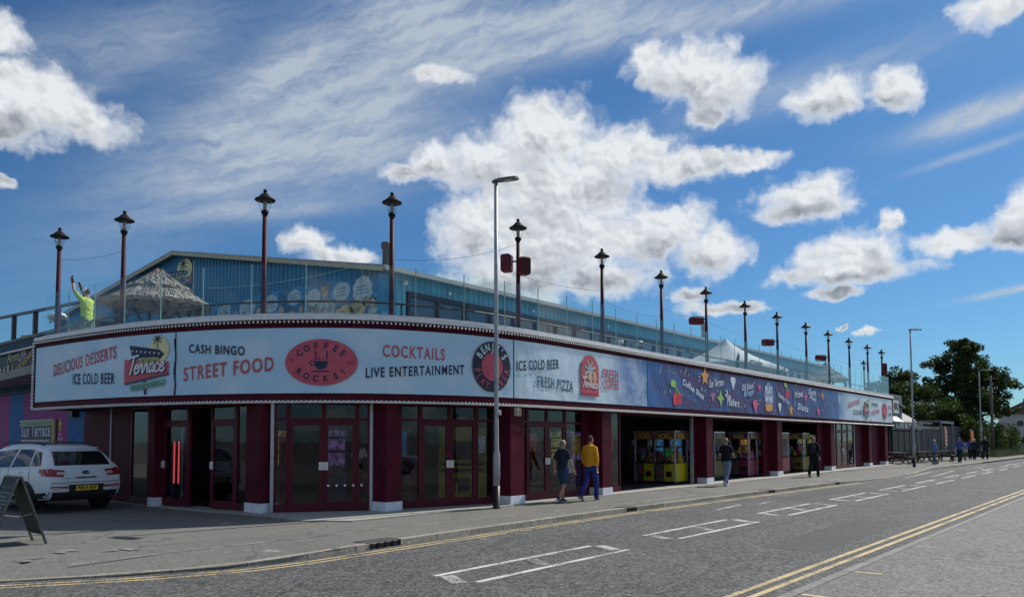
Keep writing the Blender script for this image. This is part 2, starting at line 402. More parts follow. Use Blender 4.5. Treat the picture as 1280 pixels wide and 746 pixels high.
for (a0, b0, z0), (a1, b1, z1) in zip(EDGE, EDGE[1:]):
    i0, i1 = min(z0 + .05, 0), min(z1 + .05, 0)
    pv.quad((a0, b0, z0), (a1, b1, z1), (a1, b1 + 1.4, i1), (a0, b0 + 1.4, i0))
    pv.quad((a0, b0 + 1.4, i0), (a1, b1 + 1.4, i1), (a1, b1 + 4.5, 0), (a0, b0 + 4.5, 0))
    pv.quad((a0, b0 + 4.5, 0), (a1, b1 + 4.5, 0), (a1, 60, 0), (a0, 60, 0))
pave = struct('pavement', pv, PAVE)
npv = MB()
for i in range(len(aa) - 1):
    npv.quad((aa[i], -14, ZR + .004), (aa[i + 1], -14, ZR + .004), (aa[i + 1], near_edge(aa[i + 1]) - .55, ZR + .004), (aa[i], near_edge(aa[i]) - .55, ZR + .004))
npave = struct('near_pavement', npv, NEARP)
EDG = pbr('edging_stone', (.22, .215, .2), .85, nz=(20, .2), bump=(60, .3), rnd=.1)
x = -6.0
while x < 34:
    q = MB().beam((x + .008, near_edge(x) - .485, ZR - .04), (x + .907, near_edge(x + .915) - .485, ZR - .04), .125, .1)
    struct('edging_stone', q, EDG, npave); x += .915
# kerb stones, one by one
def edge_at(a):
    for (a0, b0, z0), (a1, b1, z1) in zip(EDGE, EDGE[1:]):
        if a0 <= a <= a1:
            t = (a - a0) / (a1 - a0); return Vector((a, b0 + (b1 - b0) * t, z0 + (z1 - z0) * t))
a = -1.6
while a < 62:
    step = .914 if a > 4.5 else .8
    p0, p1 = edge_at(a), edge_at(min(a + step - .014, 250))
    if not (7.55 < a < 7.9 and False):
        nrm = Vector((-(p1 - p0).y, (p1 - p0).x, 0)).normalized() * .0675
        dz = Vector((0, 0, .007 - .07 + random.uniform(-.002, .002)))
        q = MB().beam(p0 + nrm + dz, p1 + nrm + dz, .135, .14)
        struct('kerb_stone', q, KERB, pave)
    a += step
for a0, w, nb in ((7.85, .62, 4), (15.9, .34, 2), (24.2, .4, 2), (30.2, .3, 1)):       # gully openings in the kerb face
    p0, p1 = edge_at(a0), edge_at(a0 + w)
    d = (p1 - p0); nn = Vector((d.y, -d.x, 0)).normalized()
    q = MB().beam(p0 + nn * .004 + Vector((0, 0, -.045)), p1 + nn * .004 + Vector((0, 0, -.045)), .03, .075)
    struct('gully_opening', q, pbr('gully_black', (.008, .008, .008), .9), pave)
    q = MB()
    for k in range(nb + 1):
        c = p0 + d * (k / max(nb, 1)) + nn * .014
        q.box((c.x, c.y, -.04), (.03, .03, .09))
    struct('gully_bars', q, BLACK, pave)
    q = MB().box(((p0 + p1).x / 2, (p0 + p1).y / 2 + .19, .006), (w + .1, .36, .012))
    struct('gully_cover', q, pbr('cast_iron', (.07, .068, .066), .7, nz=(30, .3)), pave)
def strip(pts, w, z, mat, name, parent):
    q = MB(); L_, R_ = [], []
    for i, p in enumerate(pts):
        p = Vector((p[0], p[1], 0)); a_ = Vector((*pts[max(i - 1, 0)][:2], 0)); b_ = Vector((*pts[min(i + 1, len(pts) - 1)][:2], 0))
        d = (b_ - a_).normalized(); nn = Vector((-d.y, d.x, 0)) * w / 2
        L_.append(p + nn); R_.append(p - nn)
    for i in range(len(pts) - 1):
        q.add([(*R_[i].xy, z), (*R_[i + 1].xy, z), (*L_[i + 1].xy, z), (*L_[i].xy, z)], [(0, 1, 2, 3)])
    return struct(name, q, mat, parent)
ea = [-1.5 + .5 * i for i in range(68)]
for off, mt in ((.24, RYEL), (.41, RYEL)):
    pts = []
    for a in ea:
        p = edge_at(a); p2 = edge_at(a + .1); d = (p2 - p).normalized(); pts.append((p.x + d.y * off, p.y - d.x * off))
    strip(pts, .075, ZR + .004, mt, 'yellow_line', road)
na = [-8 + 2 * i for i in range(70)]
strip([(a, near_edge(a)) for a in na], .085, ZR + .004, RYEL, 'yellow_line', road)
strip([(a, near_edge(a) - .2) for a in na], .085, ZR + .004, RYEL, 'yellow_line', road)
for a, m_ in ((8.6, RYELF), (10.5, RYEL), (13.6, RWORN), (16.5, RWORN), (20, RWORN), (24, RWORN), (29, RWORN), (33, RWORN)):
    b = near_edge(a) - .74
    strip([(a, b + .16), (a + .02, b - .16)], .085, ZR + .008, m_, 'bay_tick', npave)
for k in range(14):
    a0 = 6.82 + 5.25 * k + (0.0 if k < 9 else .8)
    b0 = 7.05 - .004 * k * k * .35; b1 = b0 - .70
    for b in (b0, b1):
        strip([(a0 + (b0 - b) * .05 + i * .59, b) for i in range(7)], .10, ZR + .004, RWHITE, 'centre_line', road)
    for da in (.0, 1.72, 3.55):
        strip([(a0 + da + .12, b0 - .1), (a0 + da - .14, b1 + .12)], .2, ZR + .004, RWORN, 'hatch_mark', road)
for (p0, p1) in (((17.6, 8.2), (19.4, 8.35)), ((19.8, 8.0), (20.9, 8.15)), ((37, 8.3), (45, 8.75)), ((39, 7.6), (47, 8.1)), ((48, 6.6), (52, 7.6)), ((52, 7.9), (57, 8.0)), ((58, 7.0), (62, 7.2))):
    strip([p0, p1], .12, ZR + .006, RWORN, 'worn_mark', road)
for k in range(9):                                                                     # broken line across the side entrance
    strip([(36 + 1.2 * k, 8.72), (36.6 + 1.2 * k, 8.72)], .1, ZR + .004, RWORN, 'give_way_dash', road)
rs_ = random.Random(4)
for (a, b, n_, r_) in ((4.3, 12.35, 5, .4), (3.6, 12.0, 3, .3), (5.6, 13.1, 3, .4)):        # pale paint splashes on the forecourt
    for k in range(n_):
        ca, cb, q = a + rs_.gauss(0, r_), b + rs_.gauss(0, r_ * .6), MB()
        ra, rb, rot = rs_.uniform(.06, .3), rs_.uniform(.03, .09), rs_.uniform(-.6, .6) - .7
        pts = []
        for i in range(14):
            an = 2 * math.pi * i / 14; rr = rs_.uniform(.55, 1.15); x, y = ra * rr * math.cos(an), rb * rr * math.sin(an)
            pts.append((ca + x * math.cos(rot) - y * math.sin(rot), cb + x * math.sin(rot) + y * math.cos(rot), .0045 + .0008 * k))
        q.add(pts, [tuple(range(14))]); struct('paint_splash', q, SPLASH, pave)
for (a0, a1, b0, b1) in ((12.0, 17.5, 3.9, 4.9), (22, 27, 7.7, 8.5), (3.5, 5.2, 5.0, 5.9)):                                # reinstated patches in the carriageway
    struct('tarmac_patch', MB().quad((a0, b0, ZR + .0025), (a1, b0 + .03, ZR + .0025), (a1 - .05, b1, ZR + .0025), (a0 + .04, b1 - .03, ZR + .0025)), PATCH, road)
0 and struct('tarmac_patch', MB().quad((8.6, 10.5, .003), (11.8, 10.42, .003), (11.8, 11.3, .003), (8.6, 11.38, .003)), PATCH, pave)
# patched trench in the pavement and the pale concrete apron before the shop front
strip([(4 + i, 11.15 - .045 * i + .1 * math.sin(i * .4)) for i in range(30)], .05, .0045, RWORN, 'faded_line', pave)
APR = [(8.95, 24.0), (8.75, 19.0), (9.0, 16.0), (9.2, 14.9), (9.12, 13.3), (9.7, 12.45), (14.1, 12.28), (19.2, 12.3), (26.0, 12.2), (34, 12.2), (54, 12.45), (54, 14), (24, 14), (16, 15), (12, 16), (11, 24)]
struct('concrete_apron', MB().prism(APR, -.05, .028), CONC, pave)

# ------------------------------------------------------------------ the line of the shop fascia
K = 1.055
CTRL = [(x * K, y * K) for x, y in [(7.0,22.25),(7.25,19.9),(7.68,17.6),(8.83,14.78),(10.3,13.05),(12.15,12.1),(13.95,11.74),(16.5,11.68),(20,11.74),(24.7,11.84),(38,12.0),(51.6,12.14)]]
def build_path():
    Pn = CTRL; pts = []; n = len(Pn)
    for i in range(n - 1):
        p0 = Pn[max(i-1,0)]; p1 = Pn[i]; p2 = Pn[i+1]; p3 = Pn[min(i+2,n-1)]
        d1 = math.dist(p1, p2)
        def tan(a, b, c):
            da = math.dist(a, b) or 1e-9; db = math.dist(b, c) or 1e-9
            if da < 1e-6: return ((c[0]-b[0])/db, (c[1]-b[1])/db)
            if db < 1e-6: return ((b[0]-a[0])/da, (b[1]-a[1])/da)
            return tuple(((b[k]-a[k])/da*db + (c[k]-b[k])/db*da)/(da+db) for k in (0, 1))
        t1 = tan(p0, p1, p2) if i > 0 else tan(p1, p1, p2)
        t2 = tan(p1, p2, p3) if i < n-2 else tan(p1, p2, p2)
        for j in range(24):
            t = j/24; h1 = 2*t**3-3*t*t+1; h2 = t**3-2*t*t+t; h3 = -2*t**3+3*t*t; h4 = t**3-t*t
            pts.append(tuple(h1*p1[k]+h2*d1*t1[k]+h3*p2[k]+h4*d1*t2[k] for k in (0, 1)))
    pts.append(Pn[-1]); return pts
PTS = build_path()
SS = [0.0]
for i in range(1, len(PTS)): SS.append(SS[-1] + math.dist(PTS[i-1], PTS[i]))
LEN = SS[-1]
def at(s, off=0.0):
    i = min(max(bisect.bisect_right(SS, s) - 1, 0), len(SS) - 2)
    t = (s - SS[i]) / (SS[i+1] - SS[i])
    a, b = PTS[i], PTS[i+1]
    i0 = max(i-1, 0); i1 = min(i+2, len(PTS)-1)
    tx, ty = PTS[i1][0]-PTS[i0][0], PTS[i1][1]-PTS[i0][1]
    l = math.hypot(tx, ty); tx /= l; ty /= l
    return (a[0]+(b[0]-a[0])*t+ty*off, a[1]+(b[1]-a[1])*t-tx*off, tx, ty)
def FM(s, h, off):
    x, y, _, _ = at(s, off); return (x, y, h)
def H(h): return (h - 1.65) * K + 1.65
def band(mb, s0, s1, h0, h1, o0, o1, ds=.3):
    n = max(1, int((s1 - s0) / ds)); rs = []
    for i in range(n + 1):
        s = s0 + (s1 - s0) * i / n
        rs.append([FM(s, h0, o0), FM(s, h0, o1), FM(s, h1, o1), FM(s, h1, o0)])
    return mb.rings(rs, True)
def front_b(a):
    lo, hi = 0.0, LEN
    for _ in range(40):
        mid = (lo + hi) / 2
        if at(mid)[0] < a: lo = mid
        else: hi = mid
    return at(lo)[1]
HB, HT = 2.55, 4.40

arcade = thing('arcade_building', 'long single-storey arcade with curved corner, maroon columns and printed banner fascia under a roof terrace', 'building', (20, 14, 0))
q = MB(); band(q, 0, LEN, HB, HT, -.12, 0.0); part('fascia_board', q, MAROON, arcade, world=True)
q = MB(); band(q, -.0, LEN, HT + .02, 4.515, -.35, .07); part('coping', q, WHITE, arcade, world=True)
q = MB(); band(q, 0, LEN, HT - .075, HT - .0, 0.003, .03); part('upper_trim', q, MAROON, arcade, world=True)
q = MB(); band(q, 0, LEN, HB - .035, HB + .012, 0.003, .04); part('lower_trim', q, WHITE, arcade, world=True)
def bulbs(hh, off, s0=0.0, s1=None, r=.036):
    q = MB(); s = s0; s1 = LEN if s1 is None else s1
    while s < s1:
        x, y, z = FM(s, hh, off)
        q.add([(x+r, y, z), (x-r, y, z), (x, y+r, z), (x, y-r, z), (x, y, z+r), (x, y, z-r)], [(0,2,4),(2,1,4),(1,3,4),(3,0,4),(2,0,5),(1,2,5),(3,1,5),(0,3,5)])
        s += .104
    return q
part('bulb_row', bulbs(HT - .04, .075), BULB, arcade, world=True, smooth=True, kind='stuff')
part('bulb_row', bulbs(HB, .075), BULB, arcade, world=True, smooth=True, kind='stuff')
q = MB()
for k in range(22):
    x, y, z = FM(0.0, HB + .06 + k * .083, .03)
    q.ell((x - .02, y + .05, z), (.04, .04, .036), 6, 5)
part('bulb_column', q, BULB, arcade, world=True, smooth=True, kind='stuff')
# return of the fascia at its left end
p0 = FM(0, 0, 0); q = MB().beam((p0[0], p0[1] + .03, (HB + HT) / 2), (9.15, 24.4, (HB + HT) / 2), .06, HT - HB); part('fascia_return', q, MAROON, arcade, world=True)
# soffit / ceiling and terrace deck
outer = [at(s, -.13)[:2] for s in [LEN * i / 160 for i in range(161)]]
q = MB().prism(outer + [(54.3, 24), (9.3, 24.2)], HB + .02, HB + .2); part('soffit', q, pbr('soffit_board', (.06, .055, .06), .7), arcade, world=True)
q = MB().prism([at(s, -.14)[:2] for s in [LEN * i / 160 for i in range(161)]] + [(54.3, 47), (9.3, 47)], 3.62, 3.86); part('terrace_deck', q, pbr('terrace_paving', (.28, .27, .25), .8, nz=(2, .15)), arcade, world=True)
q = MB().prism([(54.12, 13.2), (54.3, 13.2), (54.3, 47), (54.12, 47)], 0, HT); part('end_wall', q, MAROON, arcade, world=True)
# inside
q = MB()
for (p0, p1) in (((9.3, 24), (17, 24)), ((17, 24), (17, 20.5)), ((17, 20.5), (54.1, 20.5))):
    q.beam((*p0, 1.27), (*p1, 1.27), .1, 2.54)
part('inner_wall', q, pbr('inner_wall_paint', (.06, .045, .07), .8, nz=(1.2, .4)), arcade, world=True)
q = MB().prism([(9.4, 24), (9.5, 16.1), (11.9, 13.9), (14.8, 13.1), (19, 13.0), (54, 13.3), (54, 20.5), (17, 20.5), (17, 24)], .0, .034); part('inner_floor', q, CARPET, arcade, world=True)

# columns with white plinths
COLS = [(9.40, 9.85, 15.38, 16.0), (11.42, 11.9, 13.42, 13.92), (14.65, 15.2, None, .5), (18.85, 19.35, None, .5), (26.1, 26.65, None, .5), (33.4, 34.0, None, .5), (41.15, 41.75, None, .5), (48.6, 49.15, None, .5), (52.4, 53.0, None, .5), (8.74, 9.0, 19.2, 19.46)]
for (a0, a1, b0, b1) in COLS:
    if b0 is None: b0 = front_b((a0 + a1) / 2) + .025; b1 = b0 + .5
    c = ((a0 + a1) / 2, (b0 + b1) / 2)
    q = MB().box((*c, (HB + .02 + .24) / 2 + .004), (a1 - a0, b1 - b0, HB + .02 - .24)); part('column', q, MAROON, arcade, world=True)
    pl = MB().box((*c, .125), (a1 - a0 + .03, b1 - b0 + .03, .225)); 
    part('plinth', pl, PLINTH, arcade, world=True)

# shop fronts between the columns
PLATE_W = pbr('plate_white', (.75, .75, .72), .4, nz=(8, .05))
def frontage(p0, p1, items, top=HB + .015, door_h=2.12, z0=.034):
    p0 = Vector((*p0, 0)); p1 = Vector((*p1, 0)); d = p1 - p0; L_ = d.length; d /= L_
    nin = Vector((-d.y, d.x, 0))                       # into the building
    tot = sum(w for _, w in items); x = 0.0
    def bar(mb, x0, x1, za, zb, dep=.07, off=0.0):
        c = p0 + d * ((x0 + x1) / 2) + nin * off
        mb.box((c.x, c.y, (za + zb) / 2), (x1 - x0, dep, zb - za), rz=math.atan2(d.y, d.x))
    for kind, w in items:
        w = w / tot * L_; x1 = x + w
        if kind == 'open':
            q = MB(); bar(q, x, x1, top - .1, top, .09); part('lintel', q, MAROON, arcade, world=True)
        elif kind == 'panel':
            q = MB(); bar(q, x, x1, z0, top, .06); part('maroon_panel', q, MAROON, arcade, world=True)
        elif kind == 'alu':
            q = MB(); bar(q, x, x1, z0, top, .1, -.01); part('metal_post', q, ALU, arcade, world=True)
        elif kind in ('win', 'strip'):
            q = MB(); fw = .055
            bar(q, x + .002, x + fw, z0, top); bar(q, x1 - fw, x1 - .002, z0, top)
            bar(q, x + fw, x1 - fw, z0, z0 + .17); bar(q, x + fw, x1 - fw, top - .07, top)
            if kind == 'win': bar(q, x + fw, x1 - fw, door_h + .0, door_h + .06)
            f = part('window_frame', q, MAROON_M, arcade, world=True)
            g_ = MB(); bar(g_, x + fw, x1 - fw, z0 + .17, top - .07, .012, .004); part('window_pane', g_, GLASS, f, world=True)
        elif kind in ('doorL', 'doorR', 'ajar'):
            q = MB(); fw = .105
            bar(q, x + .004, x + fw, z0 + .01, door_h, .055); bar(q, x1 - fw, x1 - .004, z0 + .01, door_h, .055)
            bar(q, x + fw, x1 - fw, z0 + .01, z0 + .2, .055); bar(q, x + fw, x1 - fw, door_h - .11, door_h, .055)
            f = part('door', q, MAROON_M, arcade, world=True)
            g_ = MB(); bar(g_, x + fw, x1 - fw, z0 + .2, door_h - .11, .012, .004); part('door_pane', g_, GLASS, f, world=True)
            hx = x + .055 if kind == 'doorL' else x1 - .055
            g_ = MB(); bar(g_, hx - .05, hx + .05, .98, 1.16, .012, -.036); part('push_plate', g_, pbr('plate_white', (.75, .75, .72), .4, nz=(8, .05)), f, world=True)
            g_ = MB(); c = p0 + d * hx - nin * .085; g_.tube([(c.x, c.y, 1.0), (c.x, c.y, 1.14)], .011, 6); part('handle', g_, STEEL, f, world=True)
            q = MB(); fw = .05
            bar(q, x + .001, x + fw, door_h + .005, top); bar(q, x1 - fw, x1 - .001, door_h + .005, top)
            bar(q, x + fw, x1 - fw, door_h + .005, door_h + .06); bar(q, x + fw, x1 - fw, top - .06, top)
            f = part('transom_frame', q, MAROON_M, arcade, world=True)
            g_ = MB(); bar(g_, x + fw, x1 - fw, door_h + .06, top - .06, .012, .004); part('transom_pane', g_, GLASS, f, world=True)
        x = x1
frontage((9.0, 24.3), (8.8, 19.47), [('panel', 2.1), ('alu', .06), ('panel', 1.3), ('strip', 1.1), ('panel', .12)])
frontage((8.98, 19.2), (9.5, 16.0), [('doorL', .95), ('panel', .08), ('open', .72), ('doorL', .85), ('strip', .42)])
frontage((9.62, 15.32), (11.46, 13.94), [('alu', .07), ('win', .3), ('doorR', .75), ('doorL', .72), ('win', .28), ('alu', .07)])
for k in range(5):
    u = .56 + .082 * k; x, y = 9.62 + (11.46 - 9.62) * u - .03, 15.32 + (13.94 - 15.32) * u - .04
    q = MB().lathe([(.001, 0), (.028, 0), (.028, .004), (.001, .004)], n=10)
    q.v = [(x + a * .8 - z_ * .6, y - a * .6 - z_ * .8, .62 + b) for a, b, z_ in q.v]
    part('door_sticker', q, PLATE_W, arcade, world=True)
frontage((11.9, 13.76), (14.66, 12.98), [('win', .72), ('doorR', .8), ('doorL', .75), ('win', .52)])
frontage((15.2, 12.84), (18.86, 12.86), [('win', .62), ('doorR', .82), ('doorL', .8), ('win', .85), ('panel', .3)])
frontage((19.35, 12.86), (26.1, 12.94), [('strip', 1.25), ('open', 5.0), ('alu', .08), ('panel', .35)])
frontage((26.65, 12.94), (33.4, 13.02), [('strip', .8), ('open', 5.2), ('panel', .7)])
frontage((34.0, 13.02), (41.15, 13.1), [('open', 5.6), ('panel', .9)])
frontage((41.75, 13.1), (48.6, 13.16), [('panel', .4), ('win', 1.0), ('doorR', .9), ('doorL', .9), ('win', 1.0), ('alu', .08), ('panel', 1.6)])
frontage((49.15, 13.16), (52.4, 13.2), [('panel', .5), ('strip', 1.0), ('panel', 1.5)])
POST = [pbr('poster_pale', (.55, .55, .52), .6, nz=(14, .4)), pbr('poster_red', (.40, .06, .05), .6, nz=(10, .6)), pbr('poster_blue', (.06, .18, .38), .6, nz=(10, .6)), pbr('poster_amber', (.52, .30, .05), .6, nz=(10, .6))]
for k, (a, b, z, w, h_, m_, rz) in enumerate(((19.75, 12.90, 1.75, .34, .48, 0, 0), (19.75, 12.90, 1.2, .34, .42, 2, 0), (20.15, 12.90, 1.5, .26, .36, 1, 0), (16.2, 12.90, 1.6, .36, .5, 1, 0), (18.3, 12.93, 1.5, .42, .6, 3, 0), (18.0, 12.93, .9, .3, .42, 0, 0), (12.15, 13.79, 1.6, .4, .55, 2, -.27), (14.35, 13.16, 1.55, .3, .42, 0, -.27), (27.0, 13.0, 1.5, .4, .55, 3, 0), (27.0, 13.0, .9, .4, .4, 2, 0), (42.8, 13.16, 1.5, .5, .7, 1, 0), (46.0, 13.16, 1.4, .5, .7, 3, 0))):
    part('window_poster', MB().box((a, b, z), (w, .006, h_), rz=rz), POST[m_], arcade, world=True)
# speakers / lamps under the fascia
for (a, b, s) in ((15.05, 12.62, 1), ):
    q = MB().box((a - .1, b - .16, 2.38), (.34, .22, .2), rz=.3); f = part('floodlight', q, pbr('cream_housing', (.42, .40, .36), .5), arcade, world=True)
    q = MB().box((a - .13, b - .275, 2.36), (.24, .02, .13), rz=.3); part('floodlight_lens', q, pbr('amber_lens', (.25, .17, .07), .3), f, world=True)
# ------------------------------------------------------------------ banners and their print
def print_mat(name, stops, cloud=.8, seed=0.0, night=False):
    """printed vinyl: a sky picture whose ground tint runs along the banner (u = 0..1)"""
    m = bpy.data.materials.new(name); m.use_nodes = True
    t = NT(m.node_tree)
    uv = t.n('ShaderNodeUVMap', uv_map='uv').outputs[0]
    sx = t.n('ShaderNodeSeparateXYZ', {0: uv}).outputs
    rp = t.n('ShaderNodeValToRGB', {0: sx[2] if False else sx[0]})
    el = rp.color_ramp.elements
    el[0].position, el[0].color = stops[0][0], (*stops[0][1], 1)
    el[1].position, el[1].color = stops[-1][0], (*stops[-1][1], 1)
    for p_, c_ in stops[1:-1]:
        e_ = el.new(p_); e_.color = (*c_, 1)
    pos = t.n('ShaderNodeNewGeometry').outputs['Position']
    q_ = t.v('ADD', pos, (seed, seed * 2.3, 0))
    c1 = t.noise(t.v('MULTIPLY', q_, (1, 1, 1.5)), .8, 6, .55)
    c2 = t.noise(q_, 1.7, 3)
    col = rp.outputs[0]
    if night:
        col = t.mix(t.m('MULTIPLY', t.mr(c1, .45, .7), .5), col, (.085, .04, .16, 1))
        col = t.mix(t.m('MULTIPLY', t.mr(c2, .46, .68), .65), col, (.03, .15, .38, 1))
        vo = t.n('ShaderNodeTexVoronoi', {'Vector': pos, 'Scale': 6.0}).outputs[0]
        col = t.mix(t.m('MULTIPLY', t.mr(vo, .09, .05), .5), col, (.5, .55, .7, 1))
    else:
        col = t.mix(t.m('MULTIPLY', t.mr(c1, .44, .66), cloud), col, (.68, .79, .85, 1))
        col = t.mix(t.m('MULTIPLY', t.mr(c2, .48, .66), .25), col, (.46, .59, .71, 1))
    wr = t.noise(t.v('MULTIPLY', pos, (1, 1, .6)), 2.6, 3, .5)
    wv = t.n('ShaderNodeTexWave', {'Vector': pos, 'Scale': .7, 'Distortion': 9.0, 'Detail': 2.0, 'Detail Scale': .8}, bands_direction='DIAGONAL').outputs[1]
    bmp = t.n('ShaderNodeBump', {'Height': t.m('MULTIPLY_ADD', wv, .16, wr), 'Strength': .35, 'Distance': .06}).outputs[0]
    b_ = t.n('ShaderNodeBsdfPrincipled', {'Base Color': col, 'Roughness': .5, 'Normal': bmp, 'Specular IOR Level': .4})
    t.t.links.new(b_.outputs[0], t.n('ShaderNodeOutputMaterial').inputs[0])
    return m
SKYB = (.36, .52, .68)
P_A = print_mat('print_sky', [(0, (.46, .68, .83)), (.5, (.44, .66, .83)), (1, (.49, .70, .84))], .6, 1.0)
P_B = print_mat('print_sky_to_night', [(0, (.54, .71, .81)), (.62, (.54, .70, .80)), (.80, (.16, .26, .48)), (1, (.07, .19, .42))], .45, 4.0)
P_C = print_mat('print_night', [(0, (.03, .13, .36)), (.18, (.04, .10, .28)), (.5, (.05, .045, .16)), (1, (.05, .05, .15))], night=True)
P_D = print_mat('print_night_mid', [(0, (.05, .05, .15)), (1, (.05, .05, .17))], night=True, seed=7)
P_E = print_mat('print_night_end', [(0, (.05, .06, .18)), (.6, (.05, .07, .22)), (1, (.06, .20, .42))], night=True, seed=11)
P_F = print_mat('print_night_to_sky', [(0, (.07, .20, .42)), (.3, (.55, .70, .80)), (1, (.60, .74, .82))], .5, 15.0)
P_G = print_mat('print_sky_end', [(0, (.60, .74, .82)), (1, (.58, .72, .80))], .5, 18.0)
def sheet(s0, s1, h0, h1, off, mat, name, parent):
    n = max(2, int((s1 - s0) / .25)); mh = 4
    vs, fs, uvs = [], [], []
    ph = random.uniform(0, 9)
    for i in range(n + 1):
        for j in range(mh + 1):
            u, v = i / n, j / mh
            e = min(u, 1 - u, .06) / .06 * min(1, 4 * v * (1 - v))
            w = .012 * math.sin((s0 + (s1 - s0) * u) * 2.1 + ph + v * 3) * e
            vs.append(FM(s0 + (s1 - s0) * u, h0 + (h1 - h0) * v, off + w)); uvs.append((u, v))
    k = mh + 1
    for i in range(n):
        for j in range(mh): fs.append((i * k + j, (i + 1) * k + j, (i + 1) * k + j + 1, i * k + j + 1))
    me = bpy.data.meshes.new(name)
    rl = root_loc(parent)
    me.from_pydata([(x - rl.x, y - rl.y, z - rl.z) for x, y, z in vs], [], fs)
    lay = me.uv_layers.new(name='uv')
    for lp in me.loops: lay.data[lp.index].uv = uvs[lp.vertex_index]
    me.polygons.foreach_set('use_smooth', [True] * len(me.polygons))
    return link(name, me, mat, parent)
J = [.08, 5.791, 13.993, 20.422, 26.134, 33.501, 40.188, 46.231, 51.35]
J = [j * K for j in J]
BH0, BH1 = 2.735, 4.225
BAN = []
for i, mt in enumerate([P_A, P_A, P_B, P_C, P_D, P_E, P_F, P_G]):
    b = sheet(J[i] + (.02 if i else .0), min(J[i + 1] - .02, LEN - .02), BH0, BH1, .035, mt, 'banner', arcade)
    BAN.append(b)
    if 0 < i:
        q = MB(); band(q, J[i] - .022, J[i] + .022, BH0 if i != 2 else 3.5, BH1, .012, .028); part('banner_batten', q, BLACK if i > 1 else NAVY, arcade, world=True)
# a loose tie at the first joint
q = MB(); q.tube([FM(J[1] + .02 * math.sin(h * 9), h, .05) for h in [2.75 + .12 * k for k in range(12)]], .018, 6); part('banner_cord', q, NAVY, arcade, world=True, smooth=True)

_txt = {}
def glyphs(s, bold=.022, shear=0.0, space=1.0):
    key = (s, bold, shear, space)
    if key in _txt: return _txt[key]
    cu = bpy.data.curves.new('t', 'FONT'); cu.body = s; cu.size = 1.0; cu.offset = bold; cu.shear = shear; cu.space_character = space
    cu.resolution_u = 4
    o = bpy.data.objects.new('t', cu); COL.objects.link(o)
    dg = bpy.context.evaluated_depsgraph_get()
    me = bpy.data.meshes.new_from_object(o.evaluated_get(dg))
    vs = [(v.co.x, v.co.y) for v in me.vertices]; fs = [tuple(p.vertices) for p in me.polygons]
    bpy.data.objects.remove(o); bpy.data.curves.remove(cu); bpy.data.meshes.remove(me)
    _txt[key] = (vs, fs); return vs, fs
def norm(vs):
    x0, x1 = min(v[0] for v in vs), max(v[0] for v in vs); y0, y1 = min(v[1] for v in vs), max(v[1] for v in vs)
    return [((x - x0) / (x1 - x0 or 1), (y - y0) / (y1 - y0 or 1)) for x, y in vs]
